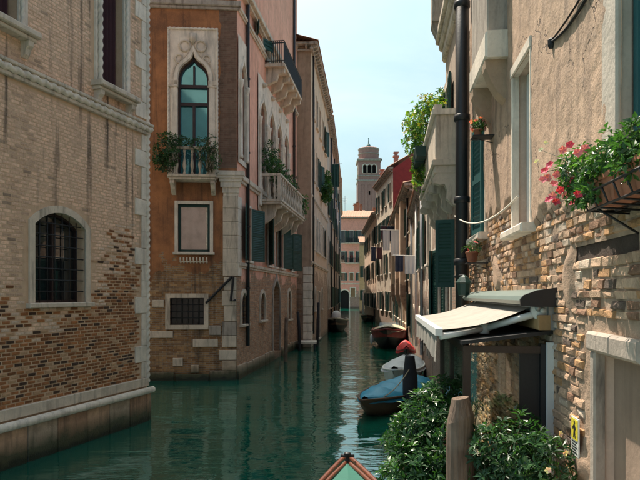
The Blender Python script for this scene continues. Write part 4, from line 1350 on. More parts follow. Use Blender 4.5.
mb = MB(f1.M); mb.box(u0, u0+.08, .04, .11, z0, z1); mb.box(u0+.08, u1, .04, .11, z0, z0+.08); mb.build('sash', m_plain('teal_frame', (.015,.10,.11), .5), w)
# green shuttered window
u0, u1, z0, z1 = winS['r']
mb = MB(f1.M); mb.box(u0-.12, u0, -.04, .03, z0, z1, .01); mb.box(u1, u1+.12, -.04, .03, z0, z1, .01); mb.box(u0-.12, u1+.12, -.045, .03, z1+.001, z1+.12, .01); w = mb.build('window', STONE, N1)
mb = MB(f1.M); mb.box(u0-.2, u1+.2, -.16, .04, z0-.11, z0-.002, .02); mb.build('sill', STONE_W, w)
um = (u0+u1)/2
shutter(w, f1, u0, 1, um-u0-.01, z0+.01, z1, 3, TEAL, .05); shutter(w, f1, u1, -1, u1-um-.01, z0+.01, z1, 6, TEAL, .06)
# door with stone surround
u0, u1, z0, z1 = door['r']
mb = MB(f1.M); mb.box(u0-.02, u1+.02, .12, .17, Q, z1+.02); d_ = mb.build('door', m_plain('worn_door_board', (.30,.215,.16), .75, .35, 2.5, 0, .006, .3), N1)
mb = MB(f1.M); mb.box(u0-.10, u0, -.03, .05, Q, z1, .015); mb.build('jamb', STONE_D, d_)
mb = MB(f1.M); mb.box(u1, u1+.10, -.03, .05, Q, z1, .015); mb.build('jamb', STONE_D, d_)
n = 8
for k in range(3):
    a = u0-.14+(u1-u0+.28)*k/3; b = a+(u1-u0+.28)/3
    mb = MB(f1.M); mb.box(a+.004, b-.004, -.05-.008*(k % 2), .05, z1+.002, z1+.15, .02); mb.build('lintel_block', STONE_D, d_)
mb = MB(f1.M); u0, u1, z0, z1 = rec['r']; mb.box(u0-.04, u1+.02, .015, .14, z0-.03, z1+.03); mb.build('wooden_lintel', m_plain('rotten_wood', (.06,.04,.03), .9, .5, 9, 0, .01), N1)
# chimney breast on corbels, high up
uA, uB = f1.U(511)-1.5, f1.U(511)
zc = f1.Z(511, 56)
mb = MB(f1.M); mb.box(uA, uB, -.32, .02, zc, zc+.34, .03); cb = mb.build('chimney_breast', STONE_W, N1)
mb = MB(f1.M); mb.box(uA+.04, uB-.05, -.29, .02, zc+.342, 11.3, .02); mb.build('flue', STONE_D, cb)
for uc in (uA+.15, uB-.22):
    mb = MB(f1.M); mb.prism([(0,-.31,zc-.002),(0,-.30,zc-.10),(0,-.24,zc-.26),(0,-.15,zc-.42),(0,-.05,zc-.52),(0,.02,zc-.55),(0,.02,zc-.002)], (uc-.13,0,0), (uc+.13,0,0)); mb.build('corbel', m_plain('ochre_corbel', (.40,.28,.19), .9, .35, 5, 0, .01), cb)
# black flue pipe up the corner
uF = f1.U(462, .22)
mb = MB(f1.M); mb.tube([(uF, -.22, Q), (uF, -.22, 11.0)], .115, 14); fl_ = mb.build('flue_pipe', PIPE, N1, True)
for y in (5, 118, 200, 262):
    z = f1.Z(462, y, .22); mb = MB(f1.M); mb.lathe((uF, -.22, z), [(.118,-.06),(.145,-.05),(.145,.05),(.118,.06)], 14); mb.build('pipe_collar', PIPE, fl_, True)
mb = MB(f1.M); mb.tube([(uF-.5, -.08, Q), (uF-.5, -.08, 9.0)], .055, 10); mb.build('downpipe', m_plain('grey_pipe', (.12,.12,.12), .5), N1, True)
# cables
def cable(mb, a, b, sag, r=.008, n=14):
    a, b = Vector(a), Vector(b)
    mb.tube([a+(b-a)*(k/n)-Vector((0,0,sag*4*(k/n)*(1-k/n))) for k in range(n+1)], r, 5)
P = f1.P
mb = MB(); cable(mb, P(f1.U(455,.3), .3, f1.Z(455,216,.3)), P(f1.U(522), .04, f1.Z(522,196)), .22, .013)
tag(mb.build('rope', m_plain('white_rope', (.62,.58,.5), .9), None, loc=P(f1.U(522), .04, f1.Z(522,196))), 'slack white rope strung from the black flue to the window jamb', 'rope')
mb = MB(); cable(mb, P(f1.U(556), .05, f1.Z(556,42)), P(f1.U(600), .06, f1.Z(600,-12)), .06, .012); cable(mb, P(f1.U(558), .05, f1.Z(558,39)), P(f1.U(594), .06, f1.Z(594,-12)), .02, .009)
mb.lathe(P(f1.U(557), .05, f1.Z(557,43)), [(.02,-.05),(.035,-.02),(.035,.03),(.01,.05)], 8)
tag(mb.build('cable', IRON, None, loc=P(f1.U(557), .04, f1.Z(557,43))), 'black cable loop hanging from an insulator on the upper plaster', 'cable')
# ------------------------------------------------------------------ quay under the near house
def edge(Y): return .1045*Y+.62
mb = MB(); mb.raw([(edge(1.2),1.2,-.6),(edge(9.6),9.6,-.6),(.1045*9.6+1.7,9.6,-.6),(.1045*1.2+1.7,1.2,-.6),(edge(1.2),1.2,Q),(edge(9.6),9.6,Q),(.1045*9.6+1.7,9.6,Q),(.1045*1.2+1.7,1.2,Q)], [(0,1,5,4),(1,2,6,5),(3,0,4,7),(4,5,6,7)])
quay = tag(mb.build('quay', STONE_D, None), kind='structure')
Y = 1.3
while Y < 9.5:
    l = random.uniform(.7, 1.1); Y1 = min(Y+l, 9.6)
    mb = MB(); mb.raw([(edge(a)-d, a, zz) for zz in (Q+.003, Q+.05) for a, d in ((Y+.006,.05),(Y1-.006,.05),(Y1-.006,-.32),(Y+.006,-.32))], [(0,1,5,4),(1,2,6,5),(2,3,7,6),(3,0,4,7),(4,5,6,7)])
    mb.build('kerb_stone', STONE, quay); Y = Y1

# ------------------------------------------------------------------ awning
fold = m_plain('awning_cloth', (.31,.28,.245), .85, .18, 3, 0, .002, .25)
AW = thing('awning', P(f1.U(520), .1, 3.2), 'retractable off white awning with folding arms and grey hood over the porch', 'awning')
uN, uFr = f1.U(553), f1.U(484)
zA1 = 3.24
pj = 1.05
mb = MB(f1.M)                               # hood
hp = [(0,.0,zA1+.03),(0,-.30,zA1-.04),(0,-.33,zA1-.0),(0,-.30,zA1+.04),(0,-.18,zA1+.085),(0,0,zA1+.11)]
mb.prism(hp, (uFr-.1,0,0), (uN+.12,0,0)); mb.build('hood', m_plain('greygreen_hood', (.15,.19,.17), .4, .15, 3, .2, .001), AW)
mb = MB(f1.M); mb.prism([(0,0,zA1-.06),(0,-.2,zA1-.06),(0,-.33,zA1-.05),(0,-.335,zA1+.01),(0,-.30,zA1+.05),(0,-.18,zA1+.095),(0,0,zA1+.12)], (uN+.121,0,0), (uN+.15,0,0)); mb.build('end_plate', PIPE, AW)
mb = MB(f1.M); mb.tube([(uFr, -.14, zA1-.07), (uN+.05, -.14, zA1-.07)], .04, 10); mb.build('roller', TIN, AW, True)
zF = f1.Z(441, 331, pj)
n, m = 24, 10
mb = MB(f1.M); vs = []
for i in range(n+1):
    u = uFr+(uN-.12-uFr)*i/n
    for j in range(m+1):
        t = j/m
        vs.append((u, -.16-(pj-.16)*t, zA1-.06+(zF-zA1+.06)*t-.05*math.sin(math.pi*t)+.006*math.sin(i*1.1)*t))
mb.raw(vs, [(i*(m+1)+j, (i+1)*(m+1)+j, (i+1)*(m+1)+j+1, i*(m+1)+j+1) for i in range(n) for j in range(m)])
mb.build('cloth', fold, AW, True)
mb = MB(f1.M); vs = []
for i in range(n*2+1):
    u = uFr+(uN-.12-uFr)*i/(n*2)
    for j in range(5):
        vs.append((u, -pj-.03+.022*math.sin(i*.9)*j/4, zF-.02-(.27+.03*math.cos(i*math.pi/3))*j/4))
mb.raw(vs, [(i*5+j, (i+1)*5+j, (i+1)*5+j+1, i*5+j+1) for i in range(n*2) for j in range(4)])
mb.build('valance', fold, AW, True)
mb = MB(f1.M); mb.box(uFr, uN-.06, -pj-.05, -pj+.02, zF-.05, zF+.02); mb.build('front_bar', WHITEP, AW)
for ub, dr in ((uN-.02, 1), (uFr+.3, 1)):
    mid = (ub-.30, -pj*.56, (zA1-.1+zF)/2-.09)
    for a, b, nm in (((ub, -.12, zA1-.12), mid, 'upper_arm'), (mid, (ub-.08, -pj, zF-.06), 'lower_arm')):
        mb = MB(f1.M); mb.tube([a, b], .034, 8); mb.build(nm, WHITEP, AW, True)
    mb = MB(f1.M); mb.lathe(mid, [(.05,-.05),(.05,.05)], 10); mb.build('elbow', WHITEP, AW, True)
    mb = MB(f1.M); mb.tube([(ub-.03, -.10, zA1-.1), (ub+.06, -.10, zA1-.1)], .10, 16); mb.tube([(ub+.06, -.10, zA1-.1), (ub+.075, -.10, zA1-.1)], .03, 10); mb.build('hub', WHITEP, AW, True)
    mb = MB(f1.M); mb.box(ub-.02, ub+.1, -.06, .01, zA1-.28, zA1+.02); mb.build('wall_bracket', TIN, AW)

# ------------------------------------------------------------------ glazed wind screen / porch under it
BRN = m_plain('brown_frame', (.055,.032,.022), .5, .3, 5)
PO = thing('glazed_porch', P(f1.U(553), .4, Q), 'dark framed glazed porch screen standing under the awning', 'porch')
up0, up1 = f1.U(553)-2.6, f1.U(553)-.06
dP = .80
zp = 2.80
def pbar(a, b, r=.035, m=BRN, nm='post'):
    mb = MB(f1.M)
    a, b = Vector(a), Vector(b)
    mb.box(min(a.x,b.x)-r, max(a.x,b.x)+r, min(a.y,b.y)-r, max(a.y,b.y)+r, min(a.z,b.z), max(a.z,b.z)+ (0 if abs(a.z-b.z) > .2 else 2*r)); return mb.build(nm, m, PO)
for u in (up0, up1): pbar((u, -dP, Q), (u, -dP, zp)); 
pbar((up1, -.06, Q), (up1, -.06, zp+.02), .05, PIPE); pbar((up1+.09, -.035, Q), (up1+.09, -.035, zp+.04), .03, WHITEP)
for d0, d1_ in (((up1, -dP+.036, zp-.07), (up1, -.12, zp-.07)),): pbar(d0, d1_, .034, BRN, 'rail'); pbar((d0[0], d0[1], 1.6), (d1_[0], d1_[1], 1.6), .03, BRN, 'rail')
pbar((up0, -dP, zp-.07), (up1-.07, -dP, zp-.07), .034, BRN, 'rail'); pbar((up0, -dP, 1.6), (up1-.07, -dP, 1.6), .03, BRN, 'rail')
pbar(((up0+up1)/2, -dP, Q), ((up0+up1)/2, -dP, zp-.072), .03)
mb = MB(f1.M); mb.box(up1-.006, up1+.006, -dP+.036, -.30, 1.662, zp-.072); mb.build('glass', CLEAR, PO)
mb = MB(f1.M); mb.box(up1-.01, up1+.01, -.299, -.112, Q, zp-.072); mb.build('dark_panel', PIPE, PO)
mb = MB(f1.M); mb.box(up0+.036, (up0+up1)/2-.032, -dP-.006, -dP+.006, 1.662, zp-.072); mb.box((up0+up1)/2+.032, up1-.036, -dP-.006, -dP+.006, 1.662, zp-.072); mb.build('glass', CLEAR, PO)
mb = MB(f1.M); mb.box(up1-.015, up1+.015, -dP+.036, -.30, Q, 1.598); mb.build('lower_panel', BRN, PO)
mb = MB(f1.M); mb.prism([(up0-.1,-dP-.06,zp+.01),(up1+.08,-dP-.06,zp+.01),(up1+.08,-.0,zp+.12),(up0-.1,-.0,zp+.12)], (0,0,0), (0,0,.035)); mb.build('roof', PIPE, PO)
mb = MB(f1.M); mb.box(up1-1.3, up1+.15, -.16, -.045, zp+.16, zp+.30, .01); mb.build('fascia_board', m_plain('ochre_board', (.38,.24,.11), .7, .4, 4, 0, .004, .3), PO)
# ------------------------------------------------------------------ small sign on the bricks
us, zs0, zs1 = f1.U(577), f1.Z(581, 456), f1.Z(581, 418)
SG = thing('warning_sign', P(us+.1, .05, zs0), 'small yellow and white pictogram sign on the bricks by the door', 'sign')
wS = .19
mb = MB(f1.M); mb.box(us, us+wS, -.046, -.035, zs0, zs1); mb.build('plate', m_plain('sign_white', (.72,.72,.68), .4, .06), SG)
mb = MB(f1.M); mb.box(us+.01, us+wS-.01, -.0485, -.0462, zs0+.42*(zs1-zs0), zs1-.012); mb.build('yellow_field', m_plain('sign_yellow', (.75,.62,.05), .4, .08), SG)
mb = MB(f1.M); zc = zs0+.66*(zs1-zs0); uc = us+wS/2
mb.prism([(uc-.03,0,zc-.06),(uc-.012,0,zc-.06),(uc,0,zc-.02),(uc+.014,0,zc-.06),(uc+.032,0,zc-.06),(uc+.016,0,zc+.02),(uc+.045,0,zc-.005),(uc+.05,0,zc+.008),(uc+.012,0,zc+.05),(uc-.014,0,zc+.05),(uc-.05,0,zc+.02),(uc-.043,0,zc+.006),(uc-.014,0,zc+.02)], (0,-.0505,0), (0,-.0487,0))
mb.prism([(uc+.018*math.cos(a*.7854),0,zc+.068+.018*math.sin(a*.7854)) for a in range(8)], (0,-.0505,0), (0,-.0487,0)); mb.build('pictogram', PIPE, SG)
mb = MB(f1.M)
for k in range(5): mb.box(us+.02, us+wS-.02-.03*(k % 2), -.0485, -.0462, zs0+.022+k*.022, zs0+.031+k*.022)
mb.build('text_lines', PIPE, SG)

# ------------------------------------------------------------------ plants
def leaf(mb, p, d, up, L, W, c, fold=.25):
    d = d.normalized(); s = d.cross(up)
    if s.length < 1e-3: s = d.cross(Vector((1, 0, 0)))
    s.normalize(); n = s.cross(d)
    mid = p+d*L*.5-n*L*.02; tip = p+d*L-n*L*.12
    l = p+d*L*.45+s*W*.5+n*W*fold; r = p+d*L*.45-s*W*.5+n*W*fold
    mb.col = c
    mb.raw([p, l, tip, r, mid], [(0, 4, 1), (1, 4, 2), (0, 3, 4), (3, 2, 4)])
def rv(rnd):
    while True:
        v = Vector((rnd.uniform(-1,1), rnd.uniform(-1,1), rnd.uniform(-1,1)))
        if .05 < v.length < 1: return v.normalized()
def foliage(mb, blobs, n, L, W, cols, rnd, per=6, shell=.55, droop=0.2):
    """rosettes of leaves spread through uneven lumps"""
    tw = sum(b[2] for b in blobs)
    tips = []
    for c, r, wt in blobs:
        for k in range(int(n*wt/tw)):
            v = rv(rnd); q = shell+(1-shell)*rnd.random()**.6
            if rnd.random() < .25: q *= rnd.random()
            lump = 1+.28*mn.noise(v*2.1+Vector(c))+.15*mn.noise(v*5.5+Vector(c)*2)
            p = Vector(c)+Vector((v.x*r[0], v.y*r[1], v.z*r[2]))*q*lump
            ax = (v+Vector((0, 0, .55))+rv(rnd)*.5).normalized()
            tips.append((p, ax))
            base = rnd.choice(cols); f = rnd.uniform(.7, 1.35)
            a0 = rnd.random()*6.28
            e1 = ax.cross(Vector((.3, .5, .8))).normalized(); e2 = ax.cross(e1)
            for j in range(per):
                a = a0+6.283*j/per+rnd.uniform(-.3, .3)
                d = (e1*math.cos(a)+e2*math.sin(a))*rnd.uniform(.6, 1.0)+ax*rnd.uniform(.05, .8)-Vector((0, 0, droop*rnd.random()))
                ff = f*rnd.uniform(.8, 1.2); l = L*rnd.uniform(.45, 1.2)
                leaf(mb, p+d*.01, d, ax, l, W*l/L*rnd.uniform(.8, 1.2), tuple(min(1, x*ff) for x in base))
    return tips
GR_D = [(.018,.060,.022), (.025,.075,.028), (.035,.095,.03), (.05,.12,.04)]
GR_M = [(.035,.10,.025), (.05,.13,.03), (.07,.16,.035), (.03,.085,.025)]
GR_Y = [(.10,.22,.03), (.14,.27,.04), (.20,.30,.04), (.08,.18,.03), (.34,.30,.05)]
def stems(root, base, tips, rnd, k, r=.008, mat=None):
    mb = MB()
    for p, ax in rnd.sample(tips, min(k, len(tips))):
        b = Vector(base)+Vector((rnd.uniform(-.1,.1), rnd.uniform(-.1,.1), 0)); m_ = b.lerp(p, .55)+Vector((0, 0, .1))
        mb.tube([b, m_, p], [r, r*.8, r*.4], 5)
    mb.build('stem', mat or STEM, root, True)
def flower(root, p, d, r, c, rnd, name='flower'):
    mb = MB(); d = d.normalized()
    e1 = d.cross(Vector((.2, .9, .3))).normalized(); e2 = d.cross(e1)
    for j in range(5):
        a = 6.283*j/5+rnd.random()*.3
        dd = (e1*math.cos(a)+e2*math.sin(a))+d*.35
        leaf(mb, Vector(p), dd, d, r, r*1.25, tuple(min(1, x*rnd.uniform(.8, 1.15)) for x in c), .12)
    mb.col = (.75, .55, .10)
    leaf(mb, Vector(p)+d*.004, d, e1, r*.3, r*.25, (.75,.55,.1))
    return mb.build(name, PETAL, root)

rnd = random.Random(3)
# leafy shrubs along the quay edge
def shrub(label, base, blobs, n, L, W, cols, per=6, flowers=(), pot=True, fcol=(.8,.62,.6), group='quay shrubs'):
    root = thing('shrub', base, label, 'plant', group)
    mb = MB(); tips = foliage(mb, blobs, n, L, W, cols, rnd, per); mb.build('foliage', LEAF, root)
    stems(root, (base[0], base[1], base[2]+.1), tips, rnd, 30)
    if pot:
        x, y, z = base
        mb = MB(); mb.lathe((x, y, z+.003), [(.17,0),(.20,.1),(.24,.34),(.26,.34),(.26,.40),(.23,.40),(.21,.36)], 14); mb.build('pot', TERRA, root, True)
    for p in flowers: flower(root, p, rv(rnd)+Vector((-.3,-1,.4)), .032, fcol, rnd)
    return root
bx = lambda x, y, Y: Vector(((x-320)/FPX*Y, Y, EYE+(HZ-y)/FPX*Y))
QZ = Q+.06
shrub('large glossy shrub spilling over the quay edge left of the wooden post', (1.20, 7.1, QZ),
      [(bx(428, 438, 7.0), (.40, .55, .55), 5), (bx(408, 448, 7.2), (.30, .4, .45), 2.5), (bx(443, 402, 7.2), (.24, .35, .28), 1.8), (bx(420, 478, 6.6), (.42, .4, .40), 2.5), (bx(452, 470, 6.8), (.30, .35, .5), 1.5)],
      1250, .092, .034, GR_D+GR_M[:2], 6)
shrub('dark glossy shrub under the awning between the post and the brick wall', (1.55, 5.55, QZ),
      [(bx(505, 465, 5.5), (.34, .42, .40), 3), (bx(540, 472, 5.2), (.24, .35, .38), 2), (bx(480, 470, 5.7), (.2, .3, .45), 1.2), (bx(520, 436, 5.6), (.2, .25, .22), .8)],
      620, .085, .030, GR_D, 6, [bx(477, 452, 5.35), bx(565, 453, 5.0), bx(560, 434, 5.0), bx(548, 470, 4.9)])
shrub('low bushy plant behind the glazed screen beside the black flue', (1.95, 8.8, QZ),
      [(bx(478, 378, 8.8), (.22, .3, .35), 2), (bx(462, 372, 9.0), (.2, .3, .3), 1)], 160, .09, .032, GR_D, 6)

# flower box by the near window
bY0, bY1 = 2.75, 4.02
FB = thing('flower_box', P(uY(3.4), .2, 3.83), 'terracotta flower box in an iron bracket on the plaster wall at the right edge', 'flower box')
zq = 3.84
ua, ub_ = uY(bY1), uY(bY0)
k = 0; u = ua+.03
while u < ub_-.2:
    mb = MB(f1.M); u1 = u+.40
    mb.raw([(u+.03,-.09,zq+.012),(u1-.03,-.09,zq+.012),(u1-.03,-.25,zq+.012),(u+.03,-.25,zq+.012),(u,-.06,zq+.155),(u1,-.06,zq+.155),(u1,-.28,zq+.155),(u,-.28,zq+.155)], [(0,1,5,4),(1,2,6,5),(2,3,7,6),(3,0,4,7),(0,3,2,1),(4,5,6,7)])
    mb.box(u-.01, u1+.01, -.292, -.045, zq+.156, zq+.185); mb.build('trough', TERRA, FB); u = u1+.02
mb = MB(f1.M)
for z, d in ((zq, .27), (zq+.10, .31)):
    mb.tube([(ua-.02, 0, z), (ua-.02, -d, z), (ub_, -d, z), (ub_, 0, z)], .008, 6)
mb.tube([(ua-.02, -.10, zq), (ub_, -.10, zq)], .008, 6)
for k in range(8):
    u = ua-.02+(ub_-ua+.02)*k/7
    mb.tube([(u, 0, zq-.02), (u, -.27, zq), (u, -.31, zq+.10)], .007, 6)
mb.tube([(ua+.1, 0, zq-.16), (ua+.1, -.25, zq)], .008, 6)
mb.build('bracket', IRON, FB, True)
FP = thing('flowering_plant', P(uY(3.5), .17, zq+.19), 'glossy trailing plant with pink red blooms filling the terracotta flower box', 'plant')
blobs = []
for Y, d, z, r in ((3.0, .20, 4.07, .14), (3.35, .22, 4.10, .15), (3.7, .22, 4.12, .17), (4.0, .22, 4.14, .18), (4.3, .24, 4.16, .16), (4.55, .22, 4.12, .11), (3.9, .28, 3.98, .12), (4.25, .26, 4.0, .10), (3.3, .28, 4.02, .12)):
    blobs.append((P(uY(Y), d, z), (r*.85, r*1.1, r), r))
mb = MB(); tips = foliage(mb, blobs, 560, .055, .026, GR_M+GR_D[2:]+[(.09,.19,.05)], rnd, 6); mb.build('foliage', LEAF, FP)
stems(FP, P(uY(3.6), .17, zq+.18), tips, rnd, 25, .004)
for (x, y) in ((570,145),(585,149),(545,171),(548,178),(554,184),(571,186),(574,180),(556,202),(553,196),(573,203),(557,174),(563,150),(578,153),(550,165),(560,190),(566,196),(543,180),(549,200),(578,195),(600,150),(566,172)):
    p = bx(x, y, 4.45 if x < 575 else 3.9); flower(FP, p, Vector((-.5,-1,.3))+rv(rnd)*.5, .034, (.72,.07,.14) if rnd.random() < .6 else (.85,.25,.32), rnd)
for (x, y) in ((541,150),(546,143),(537,162)):
    p = bx(x, y, 4.9); flower(FP, p, Vector((-.5,-1,.3))+rv(rnd)*.4, .024, (.82,.74,.62), rnd)
mb = MB()
for (x, y) in ((545,172),(555,184),(556,202),(572,186),(541,150)):
    mb.tube([P(uY(4.15), .22, 4.05), (P(uY(4.3), .25, 4.1)+bx(x, y, 4.6))/2+Vector((0,0,.05)), bx(x, y, 4.46 if x > 542 else 4.9)], .0028, 5)
mb.build('tendril', STEM, FP)

# small pots on the sill further along
def pot_plant(label, p, r, n, cols, fl=(), fcol=(.7,.15,.2), L=.06):
    root = thing('potted_plant', p, label, 'plant', 'potted plants on walls and sills')
    x, y, z = p
    mb = MB(); mb.lathe((x, y, z), [(r*.55,0),(r*.62,.02),(r*.8,r*1.1),(r*.88,r*1.1),(r*.88,r*1.35),(r*.7,r*1.35)], 12); mb.build('pot', TERRA, root, True)
    mb = MB(); t = foliage(mb, [((x, y, z+r*1.9), (r*1.1, r*1.2, r*.9), 1)], n, L, L*.4, cols, rnd, 5); mb.build('foliage', LEAF, root)
    for k in range(fl if isinstance(fl, int) else 0):
        q_, ax = rnd.choice(t); flower(root, q_+ax*.05, ax, L*.7, fcol, rnd)
    return root
pot_plant('pink flowering pot on the bracket above the green shutter', P(f1.U(478,.25), .25, f1.Z(478,137,.25)), .08, 40, GR_M, 12, (.75,.25,.30))
pot_plant('terracotta pot on the sill under the green shutter', P(f1.U(472,.22), .22, f1.Z(472,262,.22)), .12, 30, GR_D, 3)
mb = MB(f1.M)
for x, y in ((478,138),(472,263)):
    u = f1.U(x,.25); z = f1.Z(x,y,.24); mb = MB(f1.M); mb.box(u-.14, u+.14, -.34, .03, z-.015, z-.002); b = mb.build('shelf_bracket', IRON, N1)
    mb = MB(f1.M); mb.tube([(u, -.33, z-.015), (u, 0, z-.10)], .006, 6); mb.build('stay', IRON, b)

# hanging greenery on the long balcony
GP = thing('balcony_greenery', fc2.P(ub0+1.5, .5, zB+.9), 'bushy yellow green creepers overflowing the long stone balcony', 'plant')
blobs = [(bx(426,118,17.2),(.50,.9,.55),3),(bx(418,140,17.6),(.36,.8,.5),2.2),(bx(424,165,17.4),(.34,.7,.5),2),(bx(436,103,16.4),(.35,.6,.3),1.2),(bx(431,185,16.8),(.2,.4,.3),.6),(bx(414,124,18.2),(.3,.5,.3),1),(bx(420,180,18),(.2,.4,.4),.8),(bx(444,112,15.6),(.25,.5,.25),.6)]
mb = MB(); t = foliage(mb, blobs, 820, .12, .058, GR_Y+GR_M[1:3], rnd, 5); mb.build('foliage', LEAF, GP); stems(GP, fc2.P(ub0+1.5, .3, zB+.2), t, rnd, 25, .012)
for k in range(3):
    mb = MB(fc2.M); u = ub0+.5+k*.8; mb.raw([(u,-.55,zB+.75),(u+.6,-.55,zB+.75),(u+.6,-.78,zB+.75),(u,-.78,zB+.75),(u-.03,-.54,zB+1.0),(u+.63,-.54,zB+1.0),(u+.63,-.82,zB+1.0),(u-.03,-.82,zB+1.0)], [(0,1,5,4),(1,2,6,5),(2,3,7,6),(3,0,4,7),(0,3,2,1),(4,5,6,7)]); mb.build('trough', DKGREEN, GP)
# plants on the front balcony of the pink palazzo
def planting(label, blobs, n, L, W, cols, base, cat='plant', per=5):
    root = thing('trailing_plant', base, label, cat, 'plants on palazzo balconies')
    mb = MB(); t = foliage(mb, blobs, n, L, W, cols, rnd, per); mb.build('foliage', LEAF, root); stems(root, base, t, rnd, 18, .01)
planting('dark plant trailing over the left end of the small front balcony', [(bx(167,152,23.0),(.48,.4,.75),3),(bx(178,142,23.1),(.45,.3,.3),1),(bx(161,160,23.1),(.25,.3,.4),1)], 330, .13, .055, GR_D+GR_M[:1], bx(170,172,23.1))
planting('sparser plant on the right end of the small front balcony', [(bx(207,148,23.0),(.45,.3,.5),2),(bx(214,160,23.1),(.22,.25,.5),1),(bx(190,143,23.1),(.5,.2,.2),.5)], 150, .13, .055, GR_D+[(.12,.09,.05)], bx(210,172,23.1))
p_ = s.P(L0+.9, .6, zf2)
planting('airy green shrub standing on the long baluster balcony', [(s.P(L0+.8,.5,zf2+1.9),(.5,.6,.85),3),(s.P(L0+2.0,.5,zf2+1.5),(.45,.8,.55),2),(s.P(L0+3.6,.6,zf2+1.5),(.4,.8,.5),1.5),(s.P(L0+5.0,.7,zf2+1.3),(.4,.7,.6),1.2)], 430, .15, .065, GR_M+GR_D, p_)
planting('green creeper hanging from the far end of the baluster balcony', [(s.P(L1-.5,.9,zf2+.7),(.3,.5,.7),1)], 110, .16, .07, GR_M, s.P(L1-.5,.8,zf2))
planting('fern like plant in a bracket on the tan canal house', [(fC.P(fC.U(321),.4,fC.Z(321,192)),(.45,1.0,.7),1),(fC.P(fC.U(322),.4,fC.Z(322,183)),(.2,.4,.9),.5)], 160, .34, .12, GR_M, fC.P(fC.U(321),.3,fC.Z(321,200)))

# ------------------------------------------------------------------ mooring post, poles
def m_wood():
    t = NT('weathered_post_wood'); p = t.pos()
    n = t.noise(t.map(p, (26, 26, 1.6)), 1.2, 6, .65); n2 = t.noise(p, 3, 4)
    c = t.mix(t.ramp(n, .3, .7), (.25,.165,.115), (.07,.045,.032))
    c = t.mix(t.ramp(n2, .45, .7, 0, .5), c, (.33,.25,.19))
    t.bump(n, .03); return t.done(c, .9)
WOODP = m_wood()
px_, py_ = (460-320)/FPX*5.7, 5.7
pz = EYE-(398-HZ)/FPX*5.7
mb = MB()
n, m = 20, 16
vs = []
for j in range(m+1):
    z = -1+(pz+1)*j/m
    for k in range(n):
        a = 6.283*k/n
        rr = .125*(1+.05*math.sin(3*a+1)+.04*mn.noise(Vector((math.cos(a)*2, math.sin(a)*2, z*1.5))))
        if z > pz-.32 and j == m: rr *= .62
        zz = z
        if j == m: zz = pz+.012*math.cos(a)
        if j == m-1: zz = pz-.2-.05*math.cos(a-2.6)
        vs.append((px_+rr*math.cos(a), py_+rr*math.sin(a), zz))
mb.raw(vs, [(j*n+k, j*n+(k+1)%n, (j+1)*n+(k+1)%n, (j+1)*n+k) for j in range(m) for k in range(n)]+[tuple(m*n+k for k in range(n))])
tag(mb.build('mooring_post', WOODP, None, False, loc=(px_, py_, 0)), 'thick weathered wooden mooring post with chamfered top in front of the shrubs', 'post')
DKPOST = m_plain('tarred_post', (.022,.020,.024), .75, .4, 6, 0, .01)
def pole(x, yb, yt, r, label, mat, lean=0, taper=.9, tip=None):
    Y = FPX*EYE/(yb-HZ); X = (x-320)/FPX*Y; zt = EYE+(HZ-yt)/FPX*Y
    mb = MB(); mb.tube([(X, Y, -1), (X+lean*.5, Y, zt*.6), (X+lean, Y, zt), (X+lean, Y, zt+.03)], [r, r*.97, r*taper, r*.4 if tip is None else tip], 10)
    tag(mb.build('mooring_pole', mat, None, True, loc=(X, Y, 0)), label, 'pole', 'mooring poles')
pole(317, 346, 303, .09, 'slim dark mooring pole beside the white landing step', DKPOST, .1)
pole(300.5, 351, 312, .09, 'leaning dark pole at the far end of the pink palazzo', DKPOST, -.15)
pole(285.5, 362, 318, .10, 'brown pole by the water door of the pink palazzo', WOODP, .05)
pole(410.5, 411, 357, .22, 'stout black tapered post standing in front of the blue covered boat', DKPOST, -.02, .62, .28*.5)
pole(363, 318, 292, .12, 'far pole rising from the water near the canal bend', WHITEP, .0)
pole(374, 322, 296, .10, 'dark pole behind the red boat', DKPOST, .1)

# ------------------------------------------------------------------ landing step
mb = MB(); mb.box(-1.3, -.20, 36.9, 38.3, .34, .46); LS = mb.build('landing_step', STONE_W, None, loc=(-.75, 37.6, 0)); tag(LS, 'small white topped landing step between the pink palazzo and the tan house', 'jetty')
for x, y in ((-1.2, 37.0), (-.3, 37.0), (-1.2, 38.2), (-.3, 38.2)):
    mb = MB(); mb.tube([(x, y, -1), (x, y, .34)], .07, 8); mb.build('leg', DKPOST, LS)

